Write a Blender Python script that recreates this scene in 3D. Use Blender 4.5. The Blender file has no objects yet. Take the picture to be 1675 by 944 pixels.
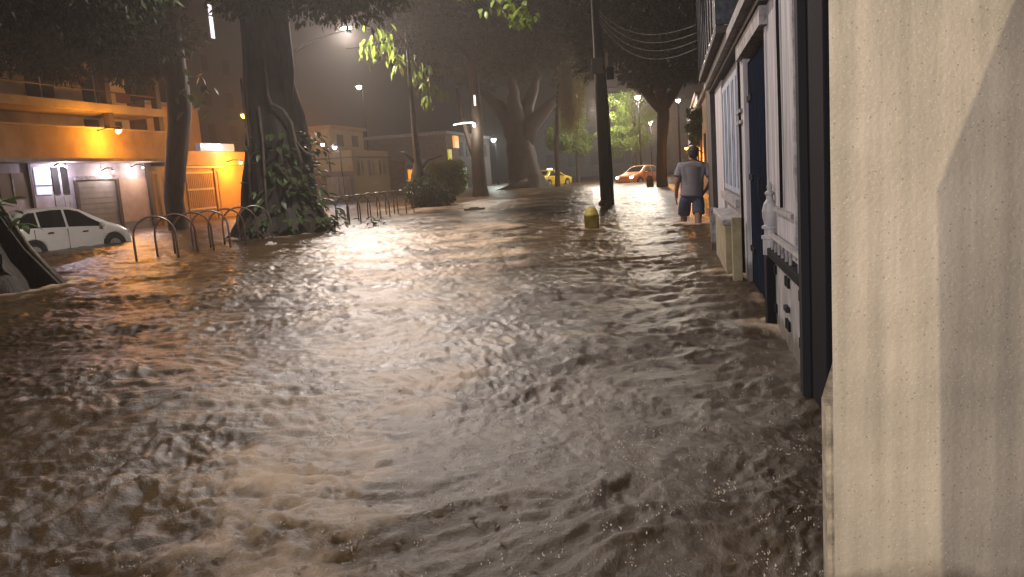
import bpy, bmesh, math, random
import numpy as np
from mathutils import Vector, Matrix

random.seed(7)
scene = bpy.context.scene
C = scene.collection
R = math.radians

# ---------------------------------------------------------------- camera
cam_data = bpy.data.cameras.new("camera")
cam_data.sensor_width = 36.0
cam_data.lens = 36.0 * 1300.0 / 1675.0
cam_data.clip_start = 0.05
cam_data.clip_end = 600.0
cam = bpy.data.objects.new("camera", cam_data)
C.objects.link(cam)
cam.matrix_world = (Matrix.Translation((0, 0, 1.35)) @ Matrix.Rotation(R(11.9), 4, 'Z')
                    @ Matrix.Rotation(R(90 - 8.295), 4, 'X') @ Matrix.Rotation(R(-4.0), 4, 'Z'))
scene.camera = cam

# ---------------------------------------------------------------- night sky
world = bpy.data.worlds.new("World")
scene.world = world
world.use_nodes = True
wn = world.node_tree
sky = wn.nodes.new('ShaderNodeTexSky')
sky.sky_type = 'NISHITA'
sky.sun_disc = False
sky.sun_elevation = R(-4.0)
sky.sun_rotation = R(200.0)
sky.dust_density = 4.0
glow = wn.nodes.new('ShaderNodeMixRGB')          # low cloud lit by the city, over the last of the sky
glow.blend_type = 'ADD'
glow.inputs[0].default_value = 1.0
glow.inputs[2].default_value = (0.045, 0.038, 0.032, 1)
wn.links.new(sky.outputs[0], glow.inputs[1])
wn.links.new(glow.outputs[0], wn.nodes['Background'].inputs[0])
wn.nodes['Background'].inputs[1].default_value = 0.15

scene.view_settings.view_transform = 'Standard'
scene.view_settings.look = 'None'
scene.view_settings.exposure = 0.0
scene.view_settings.gamma = 1.0
cy = scene.cycles
cy.use_denoising = True
cy.use_light_tree = True
cy.max_bounces = 5
cy.diffuse_bounces = 2
cy.glossy_bounces = 3
cy.transmission_bounces = 3
cy.volume_bounces = 0
cy.transparent_max_bounces = 6
cy.sample_clamp_indirect = 3.0
cy.sample_clamp_direct = 0.0
cy.caustics_reflective = False
cy.caustics_refractive = False
cy.use_adaptive_sampling = True
cy.adaptive_threshold = 0.02

# ---------------------------------------------------------------- materials
MATS = {}
def tide_mark(nt, coord, p, height):
    L = nt.links.new
    sx = nt.nodes.new('ShaderNodeSeparateXYZ'); L(coord, sx.inputs[0])
    nz = nt.nodes.new('ShaderNodeTexNoise'); nz.inputs['Scale'].default_value = 5.0; nz.inputs['Detail'].default_value = 6
    L(coord, nz.inputs['Vector'])
    ma = nt.nodes.new('ShaderNodeMath'); ma.operation = 'MULTIPLY_ADD'; ma.inputs[1].default_value = -0.28
    L(nz.outputs[0], ma.inputs[0]); L(sx.outputs[2], ma.inputs[2])
    mr = nt.nodes.new('ShaderNodeMapRange')
    mr.inputs['From Min'].default_value = height - 0.14 + 0.02; mr.inputs['From Max'].default_value = height - 0.14 - 0.05
    mr.inputs['To Min'].default_value = 0.0; mr.inputs['To Max'].default_value = 0.75
    L(ma.outputs[0], mr.inputs['Value'])
    mx = nt.nodes.new('ShaderNodeMixRGB'); mx.inputs[2].default_value = (0.055, 0.038, 0.020, 1)
    L(mr.outputs[0], mx.inputs[0])
    if p.inputs['Base Color'].links:
        L(p.inputs['Base Color'].links[0].from_socket, mx.inputs[1])
    else:
        mx.inputs[1].default_value = p.inputs['Base Color'].default_value
    L(mx.outputs[0], p.inputs['Base Color'])

def mat(name, col, rough=0.6, spec=0.4, metal=0.0, var=0.0, vscale=3.0, bump=0.0, bscale=30.0,
        emit=None, estr=0.0, stretch=(1, 1, 1), col2=None, transl=0.0, tide=0.0):
    if name in MATS:
        return MATS[name]
    m = bpy.data.materials.new(name)
    m.use_nodes = True
    nt = m.node_tree
    p = nt.nodes['Principled BSDF']
    p.inputs['Base Color'].default_value = (*col, 1)
    p.inputs['Roughness'].default_value = rough
    p.inputs['Specular IOR Level'].default_value = spec
    p.inputs['Metallic'].default_value = metal
    tc = nt.nodes.new('ShaderNodeTexCoord')
    mp = nt.nodes.new('ShaderNodeMapping')
    mp.inputs['Scale'].default_value = stretch
    nt.links.new(tc.outputs['Object'], mp.inputs[0])
    if var or col2:
        n = nt.nodes.new('ShaderNodeTexNoise')
        n.inputs['Scale'].default_value = vscale
        n.inputs['Detail'].default_value = 8
        n.inputs['Roughness'].default_value = 0.65
        nt.links.new(mp.outputs[0], n.inputs['Vector'])
        r = nt.nodes.new('ShaderNodeValToRGB')
        r.color_ramp.elements[0].position = 0.36
        r.color_ramp.elements[1].position = 0.66
        a = col2 if col2 else tuple(c * (1 - var) for c in col)
        r.color_ramp.elements[0].color = (*a, 1)
        r.color_ramp.elements[1].color = (*[min(1, c * (1 + var * 0.5)) for c in col], 1)
        nt.links.new(n.outputs[0], r.inputs[0])
        nt.links.new(r.outputs[0], p.inputs['Base Color'])
    if tide:                                   # soaked, silt-stained band left by the flood
        tide_mark(nt, tc.outputs['Object'], p, tide)
    if bump:
        n2 = nt.nodes.new('ShaderNodeTexNoise')
        n2.inputs['Scale'].default_value = bscale
        n2.inputs['Detail'].default_value = 5
        nt.links.new(mp.outputs[0], n2.inputs['Vector'])
        b = nt.nodes.new('ShaderNodeBump')
        b.inputs['Strength'].default_value = bump
        b.inputs['Distance'].default_value = 0.02
        nt.links.new(n2.outputs[0], b.inputs['Height'])
        nt.links.new(b.outputs[0], p.inputs['Normal'])
    if emit:
        p.inputs['Emission Color'].default_value = (*emit, 1)
        p.inputs['Emission Strength'].default_value = estr
    if transl:
        t = nt.nodes.new('ShaderNodeBsdfTranslucent')
        mx = nt.nodes.new('ShaderNodeMixShader')
        mx.inputs[0].default_value = transl
        src = p.inputs['Base Color'].links[0].from_socket if p.inputs['Base Color'].links else None
        if src:
            nt.links.new(src, t.inputs[0])
        else:
            t.inputs[0].default_value = (*col, 1)
        nt.links.new(p.outputs[0], mx.inputs[1])
        nt.links.new(t.outputs[0], mx.inputs[2])
        nt.links.new(mx.outputs[0], nt.nodes['Material Output'].inputs[0])
    MATS[name] = m
    return m

# ---------------------------------------------------------------- mesh helpers
class MB:
    """collects faces of one part; build() links them as one mesh object"""
    def __init__(s):
        s.v = []; s.f = []
    def add(s, vs, fs):
        o = len(s.v); s.v += [tuple(v) for v in vs]; s.f += [tuple(i + o for i in f) for f in fs]
        return s
    def box(s, x0, x1, y0, y1, z0, z1, bev=0.0):
        if bev <= 0:
            vs = [(x, y, z) for x in (x0, x1) for y in (y0, y1) for z in (z0, z1)]
            return s.add(vs, [(0, 1, 3, 2), (4, 6, 7, 5), (0, 4, 5, 1), (2, 3, 7, 6), (0, 2, 6, 4), (1, 5, 7, 3)])
        b = bmesh.new()
        bmesh.ops.create_cube(b, size=1)
        bmesh.ops.scale(b, vec=(x1 - x0, y1 - y0, z1 - z0), verts=b.verts)
        bmesh.ops.translate(b, vec=((x0 + x1) / 2, (y0 + y1) / 2, (z0 + z1) / 2), verts=b.verts)
        bmesh.ops.bevel(b, geom=b.edges[:], offset=bev, segments=2, affect='EDGES', profile=0.5)
        b.verts.index_update()
        s.add([v.co[:] for v in b.verts], [[v.index for v in f.verts] for f in b.faces])
        b.free()
        return s
    def tube(s, pts, rad, n=8, cap=True, flat=1.0):
        pts = [Vector(p) for p in pts]
        if not hasattr(rad, '__len__'):
            rad = [rad] * len(pts)
        vs = []; fs = []
        up = Vector((0, 0, 1))
        d0 = (pts[1] - pts[0]).normalized()
        a = d0.cross(Vector((0, 1, 0)) if abs(d0.z) > 0.8 else up).normalized()
        for i, p in enumerate(pts):
            d = (pts[min(i + 1, len(pts) - 1)] - pts[max(i - 1, 0)]).normalized()
            a = (a - d * a.dot(d)).normalized()
            b = d.cross(a)
            for k in range(n):
                t = 2 * math.pi * k / n
                vs.append(p + a * math.cos(t) * rad[i] + b * math.sin(t) * rad[i] * flat)
        for i in range(len(pts) - 1):
            for k in range(n):
                k2 = (k + 1) % n
                fs.append((i * n + k, i * n + k2, (i + 1) * n + k2, (i + 1) * n + k))
        if cap:
            fs.append(tuple(range(n - 1, -1, -1)))
            fs.append(tuple((len(pts) - 1) * n + k for k in range(n)))
        return s.add(vs, fs)
    def lathe(s, prof, c=(0, 0, 0), n=16):
        vs = []; fs = []
        for r, z in prof:
            for k in range(n):
                t = 2 * math.pi * k / n
                vs.append((c[0] + r * math.cos(t), c[1] + r * math.sin(t), c[2] + z))
        for i in range(len(prof) - 1):
            for k in range(n):
                k2 = (k + 1) % n
                fs.append((i * n + k, i * n + k2, (i + 1) * n + k2, (i + 1) * n + k))
        fs.append(tuple(range(n - 1, -1, -1)))
        fs.append(tuple((len(prof) - 1) * n + k for k in range(n)))
        return s.add(vs, fs)
    def prism(s, poly, axis, a, b):
        """polygon in the two other axes, extruded along axis from a to b"""
        n = len(poly)
        def P(u, v, w):
            return {'x': (w, u, v), 'y': (u, w, v), 'z': (u, v, w)}[axis]
        vs = [P(u, v, a) for u, v in poly] + [P(u, v, b) for u, v in poly]
        fs = [tuple(range(n - 1, -1, -1)), tuple(range(n, 2 * n))]
        fs += [(i, (i + 1) % n, n + (i + 1) % n, n + i) for i in range(n)]
        return s.add(vs, fs)
    def ball(s, c, r, n=10, m=6):
        if not hasattr(r, '__len__'):
            r = (r, r, r)
        vs = []; fs = []
        for i in range(m + 1):
            ph = math.pi * i / m
            for k in range(n):
                t = 2 * math.pi * k / n
                vs.append((c[0] + r[0] * math.sin(ph) * math.cos(t), c[1] + r[1] * math.sin(ph) * math.sin(t), c[2] + r[2] * math.cos(ph)))
        for i in range(m):
            for k in range(n):
                k2 = (k + 1) % n
                fs.append((i * n + k, (i + 1) * n + k, (i + 1) * n + k2, i * n + k2))
        return s.add(vs, fs)
    def build(s, name, m, parent=None, smooth=False):
        me = bpy.data.meshes.new(name)
        me.from_pydata(s.v, [], s.f)
        me.update()
        b = bmesh.new(); b.from_mesh(me)
        bmesh.ops.remove_doubles(b, verts=b.verts, dist=1e-5)
        bmesh.ops.recalc_face_normals(b, faces=b.faces)
        b.to_mesh(me); b.free()
        if smooth:
            me.polygons.foreach_set('use_smooth', [True] * len(me.polygons))
        me.materials.append(m)
        o = bpy.data.objects.new(name, me)
        C.objects.link(o)
        if parent:
            o.parent = parent
        return o

def np_mesh(name, verts, quads, m, parent=None, smooth=False):
    me = bpy.data.meshes.new(name)
    nv, nf = len(verts), len(quads)
    k = quads.shape[1]
    me.vertices.add(nv); me.loops.add(nf * k); me.polygons.add(nf)
    me.vertices.foreach_set('co', np.ascontiguousarray(verts, dtype=np.float32).ravel())
    me.loops.foreach_set('vertex_index', np.ascontiguousarray(quads, dtype=np.int32).ravel())
    me.polygons.foreach_set('loop_start', np.arange(0, nf * k, k, dtype=np.int32))
    me.polygons.foreach_set('use_smooth', np.full(nf, smooth, dtype=bool))
    me.update(calc_edges=True)
    me.materials.append(m)
    o = bpy.data.objects.new(name, me)
    C.objects.link(o)
    if parent:
        o.parent = parent
    return o

def tag(o, label, cat=None, group=None, kind=None):
    if label: o['label'] = label
    if cat: o['category'] = cat
    if group: o['group'] = group
    if kind: o['kind'] = kind
    return o

def thing(name, label, cat, loc=(0, 0, 0), rz=0.0, group=None):
    o = bpy.data.objects.new(name, None)
    o.empty_display_size = 0.2
    C.objects.link(o)
    o.location = loc; o.rotation_euler = (0, 0, rz)
    return tag(o, label, cat, group)

def copy_tree(o, parent=None):
    c = o.copy(); C.objects.link(c); c.parent = parent
    for ch in list(o.children):
        copy_tree(ch, c)
    return c

def lamp_light(parent, loc, power, col, radius=0.08, spot=None, aim=None):
    ld = bpy.data.lights.new('lamp_light', 'SPOT' if spot else 'POINT')
    ld.energy = power; ld.color = col; ld.shadow_soft_size = radius
    if spot:
        ld.spot_size = R(spot); ld.spot_blend = 0.5
    lo = bpy.data.objects.new('lamp_light', ld)
    C.objects.link(lo)
    lo.location = loc
    if aim is not None:
        lo.rotation_euler = Vector(aim).to_track_quat('-Z', 'Y').to_euler()
    if parent:
        lo.parent = parent
    return lo

# ---------------------------------------------------------------- numpy noise
def perlin(x, y, seed=0):
    rs = np.random.RandomState(seed)
    perm = rs.permutation(256); perm = np.concatenate([perm, perm, perm])
    ang = rs.rand(256) * 2 * np.pi
    gx, gy = np.cos(ang), np.sin(ang)
    xi = np.floor(x).astype(int); yi = np.floor(y).astype(int)
    xf = x - xi; yf = y - yi
    u = xf * xf * xf * (xf * (xf * 6 - 15) + 10); v = yf * yf * yf * (yf * (yf * 6 - 15) + 10)
    def g(i, j, dx, dy):
        h = perm[perm[(xi + i) & 255] + ((yi + j) & 255)]
        return gx[h] * dx + gy[h] * dy
    a = g(0, 0, xf, yf); b = g(1, 0, xf - 1, yf); c = g(0, 1, xf, yf - 1); d = g(1, 1, xf - 1, yf - 1)
    return (a + u * (b - a)) + v * ((c + u * (d - c)) - (a + u * (b - a)))

HAZE = 0.0019
WHITE = (1.0, 0.86, 0.70)
PINKW = (1.0, 0.84, 0.74)
SODIUM = (1.0, 0.36, 0.025)
COOL = (0.72, 0.82, 1.0)
# ---------------------------------------------------------------- ground and flood water
g = MB(); g.box(-70, 30, -25, 150, -0.9, -0.6)
tag(g.build('ground', mat('asphalt', (0.05, 0.05, 0.048), 0.9, var=0.3)), None, kind='structure')

def water_material():
    m = bpy.data.materials.new('muddy_water')
    m.use_nodes = True
    nt = m.node_tree; p = nt.nodes['Principled BSDF']
    L = nt.links.new
    tc = nt.nodes.new('ShaderNodeTexCoord')
    def noise(scale, detail, stretch, rough=0.6, dist=0.0):
        mp = nt.nodes.new('ShaderNodeMapping'); mp.inputs['Scale'].default_value = stretch
        mp.inputs['Rotation'].default_value = (0, 0, R(18))
        L(tc.outputs['Object'], mp.inputs[0])
        n = nt.nodes.new('ShaderNodeTexNoise')
        n.inputs['Scale'].default_value = scale; n.inputs['Detail'].default_value = detail
        n.inputs['Roughness'].default_value = rough; n.inputs['Distortion'].default_value = dist
        L(mp.outputs[0], n.inputs['Vector'])
        return n.outputs[0]
    silt = nt.nodes.new('ShaderNodeValToRGB')            # silt carried in the flood
    silt.color_ramp.elements[0].position = 0.38; silt.color_ramp.elements[0].color = (0.036, 0.022, 0.009, 1)
    silt.color_ramp.elements[1].position = 0.70; silt.color_ramp.elements[1].color = (0.082, 0.054, 0.027, 1)
    L(noise(1.1, 9, (1, 0.7, 1), 0.68, 0.5), silt.inputs[0])
    froth_glitter = nt.nodes.new('ShaderNodeValToRGB')           # froth torn off the crests, plus a pale band painting lamp glitter
    froth_glitter.color_ramp.elements[0].position = 0.54; froth_glitter.color_ramp.elements[0].color = (0, 0, 0, 1)
    froth_glitter.color_ramp.elements[1].position = 0.86; froth_glitter.color_ramp.elements[1].color = (1, 1, 1, 1)
    at = nt.nodes.new('ShaderNodeAttribute'); at.attribute_name = 'froth_glitter'
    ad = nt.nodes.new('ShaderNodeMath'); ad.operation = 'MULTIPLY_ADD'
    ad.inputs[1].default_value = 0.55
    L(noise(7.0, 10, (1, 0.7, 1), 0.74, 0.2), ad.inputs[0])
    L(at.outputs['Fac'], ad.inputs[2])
    L(ad.outputs[0], froth_glitter.inputs[0])
    mx = nt.nodes.new('ShaderNodeMixRGB')
    mx.inputs[2].default_value = (0.42, 0.315, 0.215, 1)
    L(froth_glitter.outputs[0], mx.inputs[0]); L(silt.outputs[0], mx.inputs[1])
    L(mx.outputs[0], p.inputs['Base Color'])
    rr = nt.nodes.new('ShaderNodeMapRange')
    rr.inputs['To Min'].default_value = 0.31; rr.inputs['To Max'].default_value = 0.48
    L(froth_glitter.outputs[0], rr.inputs['Value'])
    L(rr.outputs[0], p.inputs['Roughness'])
    p.inputs['IOR'].default_value = 1.33
    b1 = nt.nodes.new('ShaderNodeBump'); b1.inputs['Strength'].default_value = 0.95; b1.inputs['Distance'].default_value = 0.02
    L(noise(9.0, 10, (1, 0.7, 1), 0.70, 0.1), b1.inputs['Height'])
    b2 = nt.nodes.new('ShaderNodeBump'); b2.inputs['Strength'].default_value = 0.5; b2.inputs['Distance'].default_value = 0.006
    L(noise(70.0, 4, (1, 1, 1)), b2.inputs['Height'])
    L(b1.outputs[0], b2.inputs['Normal']); L(b2.outputs[0], p.inputs['Normal'])
    return m

OBSTACLES = [(0.18, 17.3, 0.14), (0.42, 16.95, 0.14), (-1.75, 17.05, 0.19), (-2.26, 27.2, 0.3), (-11.15, 21.4, 1.45), (-11.3, 10.95, 1.5), (0.74, 6.48, 0.16), (0.62, 9.45, 0.3)]
def water_height(X, Y):
    r = np.hypot(X, Y)
    wx = X + 0.5 * perlin(X * 0.55 + 9, Y * 0.55, 1) + 0.16 * perlin(X * 1.9, Y * 1.9 + 4, 2)
    wy = Y + 0.5 * perlin(X * 0.55, Y * 0.55 + 31, 3) + 0.16 * perlin(X * 1.9 + 7, Y * 1.9, 4)
    u = wx * 0.88 + wy * 0.47; v = -wx * 0.47 + wy * 0.88
    h = 0.035 * perlin(u * 0.45, v * 0.8, 5)
    n1 = perlin(u * 0.9, v * 1.7, 6); h = h + 0.044 * (0.42 - np.abs(n1))
    n2 = perlin(u * 2.2, v * 3.6, 7); h = h + 0.036 * (0.40 - np.abs(n2))
    n3 = perlin(u * 5.5, v * 8.0, 8); h = h + 0.023 * (0.35 - np.abs(n3))
    h = h + 0.012 * perlin(u * 13, v * 17, 9) + 0.0045 * perlin(wx * 31, wy * 31, 10)
    # eddy in front of the camera: ragged curved ridges
    dx, dy = X + 1.35, Y - 3.75
    rr = np.hypot(dx, dy) + 0.16 * perlin(X * 1.6, Y * 1.6, 11)
    a = np.arctan2(dy, dx)
    win = np.exp(-((rr - 1.15) / 0.62) ** 2) * np.clip(np.cos(a + 0.75) + 0.25, 0, 1)
    h = h + 0.012 * win * (np.abs(np.sin(rr * 7.5)) - 0.5) * (0.7 + 0.6 * perlin(X * 2.3, Y * 2.3, 12))
    # rougher where the current runs between the tree line and the wall, calmer by the wall
    amp = 0.55 + 0.45 * np.clip((0.55 - X) / 2.2, 0, 1)
    amp = amp * (0.55 + 0.95 * np.clip(perlin(X * 0.6 + 3, Y * 0.6, 13) * 1.3 + 0.45, 0, 1))
    h = h * amp
    for ox, oy, orad in OBSTACLES:                 # water piling up and swirling round what stands in it
        d = np.hypot(X - ox, Y - oy)
        h = h + 0.035 * np.exp(-((d - orad) / 0.14) ** 2) * (0.6 + perlin(X * 4, Y * 4, 14)) + 0.010 * np.exp(-d / (1.2 + orad)) * np.sin((d - orad) * 16) * (d > orad)
    return h

az = np.concatenate([np.linspace(-180, -58, 40, endpoint=False), np.linspace(-58, 26, 640, endpoint=False), np.linspace(26, 180, 46, endpoint=False)])
az = np.radians(az)
rad = np.geomspace(0.5, 140, 860)
A, RR = np.meshgrid(az, rad)
WX = RR * np.sin(A); WY = RR * np.cos(A)
WZ = water_height(WX, WY)
WZ = WZ * np.clip(1.25 - WX * 0, 0, 2)
na, nr = len(az), len(rad)
idx = np.arange(nr * na).reshape(nr, na)
q = np.stack([idx[:-1, :], idx[1:, :], np.roll(idx, -1, 1)[1:, :], np.roll(idx, -1, 1)[:-1, :]], -1).reshape(-1, 4)
ok = (np.abs(WX.ravel()[q[:, 0]]) < 65) & (WY.ravel()[q[:, 0]] > -22) & (WX.ravel()[q[:, 0]] < 26)
q = q[ok][:, ::-1]
water = np_mesh('flood_water', np.stack([WX.ravel(), WY.ravel(), WZ.ravel()], -1), q, water_material(), smooth=True)
fr = perlin(WX * 0.7, WY * 0.9, 21) * 0.30 + perlin(WX * 2.4, WY * 3.1, 22) * 0.25 + WZ * 3.2 + 0.10
# pale wedge fanning out from the camera paints lamp glitter into the froth colour
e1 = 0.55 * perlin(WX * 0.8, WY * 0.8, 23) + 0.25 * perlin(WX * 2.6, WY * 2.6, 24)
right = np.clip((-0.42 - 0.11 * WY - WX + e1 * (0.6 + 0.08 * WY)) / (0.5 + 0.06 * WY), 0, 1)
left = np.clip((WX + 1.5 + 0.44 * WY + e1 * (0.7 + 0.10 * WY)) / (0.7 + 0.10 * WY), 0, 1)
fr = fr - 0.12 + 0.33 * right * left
for ox, oy, orad in OBSTACLES:
    d = np.hypot(WX - ox, WY - oy)
    fr = fr + 0.38 * np.exp(-((d - orad) / 0.16) ** 2)
fr = fr + 0.24 * np.exp(-np.abs(WX - 0.74) / 0.07) * (WY > 2.4) * (WY < 17)
att = water.data.attributes.new('froth_glitter', 'FLOAT', 'POINT')
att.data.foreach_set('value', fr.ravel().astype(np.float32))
tag(water, None, kind='structure')

# rain splashes: little crowns of droplets thrown up by the rain
def make_splashes():
    ico = bmesh.new(); bmesh.ops.create_icosphere(ico, subdivisions=1, radius=1.0)
    ico.verts.index_update()
    iv = np.array([v.co[:] for v in ico.verts]); iff = np.array([[v.index for v in f.verts] for f in ico.faces]); ico.free()
    rs = np.random.RandomState(5)
    vs = []; fs = []; off = 0
    n = 1500
    a = np.radians(rs.uniform(-44, 21, n)); r = 2.0 * (10.5 / 2.0) ** rs.rand(n)
    X = r * np.sin(a); Y = r * np.cos(a)
    Z = water_height(X, Y)
    for i in range(n):
        if X[i] > 0.62: continue
        k = rs.randint(2, 8)
        s = rs.uniform(0.6, 1.2)
        for j in range(k):
            t = rs.rand() * 6.28; d = rs.uniform(0.0, 0.03) * s
            sz = rs.uniform(0.0010, 0.0034) * s
            zz = Z[i] + rs.uniform(-0.002, 0.030) * s
            vs.append(iv * np.array([sz, sz, sz * rs.uniform(1.0, 2.2)]) + [X[i] + d * math.cos(t), Y[i] + d * math.sin(t), zz])
            fs.append(iff + off); off += len(iv)
    return np_mesh('rain_splashes', np.concatenate(vs), np.concatenate(fs), mat('splash', (0.45, 0.40, 0.33), 0.10, 0.6), smooth=True)
tag(make_splashes(), 'tiny droplets thrown up by the rain from the flood water', 'splashes', kind='stuff')

# leaf litter drifting on the flood
def make_litter():
    rs = np.random.RandomState(17)
    n = 260
    a = np.radians(rs.uniform(-46, 16, n)); r = 2.4 * (18 / 2.4) ** rs.rand(n)
    X_ = r * np.sin(a); Y_ = r * np.cos(a); keep = X_ < 0.6
    X_, Y_ = X_[keep], Y_[keep]; n = len(X_)
    Z_ = water_height(X_, Y_) + 0.006
    t_ = rs.rand(n) * 6.28; L_ = rs.uniform(0.02, 0.07, n); W_ = L_ * 0.4
    c, s_ = np.cos(t_), np.sin(t_)
    v = np.stack([np.stack([X_ - c * L_ / 2, Y_ - s_ * L_ / 2, Z_], 1), np.stack([X_ - s_ * W_ / 2, Y_ + c * W_ / 2, Z_ + 0.006], 1),
                  np.stack([X_ + c * L_ / 2, Y_ + s_ * L_ / 2, Z_ + 0.004], 1), np.stack([X_ + s_ * W_ / 2, Y_ - c * W_ / 2, Z_ + 0.006], 1)], 1).reshape(-1, 3)
    return np_mesh('leaf_litter', v, np.arange(n * 4).reshape(-1, 4), mat('dead_leaf', (0.10, 0.065, 0.025), 0.5, var=0.6, vscale=3))
tag(make_litter(), 'dead leaves and twigs drifting on the flood water', 'litter', kind='stuff')
# ---------------------------------------------------------------- right-hand wall line
def wb(mb, name, m, parent, smooth=False):
    """build a part from world coordinates under a thing that stands at its own base point"""
    o = mb.build(name, m, parent, smooth)
    if parent is not None and parent.type == 'EMPTY':
        o.location = -parent.location
    return o
def bx(*a, bev=0.0):
    return MB().box(*a, bev=bev)

def speckled_plaster():
    m = bpy.data.materials.new('speckled_plaster'); m.use_nodes = True
    nt = m.node_tree; p = nt.nodes['Principled BSDF']; L = nt.links.new
    tc = nt.nodes.new('ShaderNodeTexCoord')
    n = nt.nodes.new('ShaderNodeTexNoise'); n.inputs['Scale'].default_value = 2.2; n.inputs['Detail'].default_value = 9
    n.inputs['Roughness'].default_value = 0.6
    L(tc.outputs['Object'], n.inputs['Vector'])
    r = nt.nodes.new('ShaderNodeValToRGB')
    r.color_ramp.elements[0].position = 0.30; r.color_ramp.elements[0].color = (0.34, 0.295, 0.225, 1)
    r.color_ramp.elements[1].position = 0.68; r.color_ramp.elements[1].color = (0.55, 0.475, 0.37, 1)
    L(n.outputs[0], r.inputs[0])
    # drips run down the wall: stretched noise
    mp = nt.nodes.new('ShaderNodeMapping'); mp.inputs['Scale'].default_value = (22, 22, 0.8)
    L(tc.outputs['Object'], mp.inputs[0])
    nd = nt.nodes.new('ShaderNodeTexNoise'); nd.inputs['Scale'].default_value = 1.0; nd.inputs['Detail'].default_value = 4
    L(mp.outputs[0], nd.inputs['Vector'])
    mr = nt.nodes.new('ShaderNodeMapRange'); mr.inputs['From Min'].default_value = 0.35; mr.inputs['From Max'].default_value = 0.7
    mr.inputs['To Min'].default_value = 0.78; mr.inputs['To Max'].default_value = 1.06
    L(nd.outputs[0], mr.inputs['Value'])
    mu = nt.nodes.new('ShaderNodeMixRGB'); mu.blend_type = 'MULTIPLY'; mu.inputs[0].default_value = 1
    L(r.outputs[0], mu.inputs[1]); L(mr.outputs[0], mu.inputs[2])
    # pits: small dark voids, only some cells
    v = nt.nodes.new('ShaderNodeTexVoronoi'); v.inputs['Scale'].default_value = 75
    L(tc.outputs['Object'], v.inputs['Vector'])
    lt = nt.nodes.new('ShaderNodeMath'); lt.operation = 'LESS_THAN'; lt.inputs[1].default_value = 0.17
    L(v.outputs['Distance'], lt.inputs[0])
    sp = nt.nodes.new('ShaderNodeSeparateColor'); L(v.outputs['Color'], sp.inputs[0])
    gt = nt.nodes.new('ShaderNodeMath'); gt.operation = 'GREATER_THAN'; gt.inputs[1].default_value = 0.55
    L(sp.outputs[0], gt.inputs[0])
    an = nt.nodes.new('ShaderNodeMath'); an.operation = 'MULTIPLY'
    L(lt.outputs[0], an.inputs[0]); L(gt.outputs[0], an.inputs[1])
    sc = nt.nodes.new('ShaderNodeMath'); sc.operation = 'MULTIPLY'; sc.inputs[1].default_value = 0.5
    L(an.outputs[0], sc.inputs[0])
    mx = nt.nodes.new('ShaderNodeMixRGB'); mx.inputs[2].default_value = (0.16, 0.12, 0.08, 1)
    L(sc.outputs[0], mx.inputs[0]); L(mu.outputs[0], mx.inputs[1])
    v2 = nt.nodes.new('ShaderNodeTexVoronoi'); v2.inputs['Scale'].default_value = 130      # bright specks painted in for wet glints
    L(tc.outputs['Object'], v2.inputs['Vector'])
    l2 = nt.nodes.new('ShaderNodeMath'); l2.operation = 'LESS_THAN'; l2.inputs[1].default_value = 0.22
    L(v2.outputs['Distance'], l2.inputs[0])
    s2 = nt.nodes.new('ShaderNodeSeparateColor'); L(v2.outputs['Color'], s2.inputs[0])
    g2_ = nt.nodes.new('ShaderNodeMath'); g2_.operation = 'GREATER_THAN'; g2_.inputs[1].default_value = 0.80
    L(s2.outputs[1], g2_.inputs[0])
    a2 = nt.nodes.new('ShaderNodeMath'); a2.operation = 'MULTIPLY'
    L(l2.outputs[0], a2.inputs[0]); L(g2_.outputs[0], a2.inputs[1])
    s3 = nt.nodes.new('ShaderNodeMath'); s3.operation = 'MULTIPLY'; s3.inputs[1].default_value = 0.28
    L(a2.outputs[0], s3.inputs[0])
    m3 = nt.nodes.new('ShaderNodeMixRGB'); m3.inputs[2].default_value = (0.80, 0.74, 0.62, 1)
    L(s3.outputs[0], m3.inputs[0]); L(mx.outputs[0], m3.inputs[1])
    L(m3.outputs[0], p.inputs['Base Color'])
    tide_mark(nt, tc.outputs['Object'], p, 0.30)
    p.inputs['Roughness'].default_value = 0.45; p.inputs['Specular IOR Level'].default_value = 0.3
    n2 = nt.nodes.new('ShaderNodeTexNoise'); n2.inputs['Scale'].default_value = 90; n2.inputs['Detail'].default_value = 6
    L(tc.outputs['Object'], n2.inputs['Vector'])
    b = nt.nodes.new('ShaderNodeBump'); b.inputs['Strength'].default_value = 0.32; b.inputs['Distance'].default_value = 0.006
    L(n2.outputs[0], b.inputs['Height']); L(b.outputs[0], p.inputs['Normal'])
    return m

plaster = speckled_plaster()
white_wall = mat('limewashed_wall', (0.58, 0.55, 0.57), 0.7, col2=(0.24, 0.225, 0.24), vscale=2.6, stretch=(7, 7, 0.45), bump=0.35, bscale=40, tide=0.22)
grey_trim = mat('grey_trim', (0.32, 0.30, 0.30), 0.7, var=0.6, vscale=9, bump=0.3, tide=0.15)
black_paint = mat('black_paint', (0.010, 0.010, 0.012), 0.85, 0.08, bump=0.1)
navy = mat('navy_paint', (0.013, 0.018, 0.032), 0.8, 0.0, var=0.4, vscale=5, stretch=(3, 3, 0.4))
galv = mat('grey_sheet_metal', (0.38, 0.37, 0.36), 0.45, 0.4, var=0.55, vscale=3, stretch=(4, 4, 0.7), tide=0.16)
ochre_stone = mat('ochre_step', (0.30, 0.25, 0.15), 0.75, var=0.35, vscale=5, bump=0.3)
dark_wall = mat('dark_stained_wall', (0.055, 0.050, 0.048), 0.7, var=0.4, vscale=4, bump=0.3)
pale_blue = mat('pale_blue_shutter', (0.34, 0.38, 0.46), 0.6, 0.2, var=0.45, vscale=4, stretch=(5, 5, 0.6))
void = mat('dark_opening', (0.012, 0.011, 0.010), 0.8)

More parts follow.
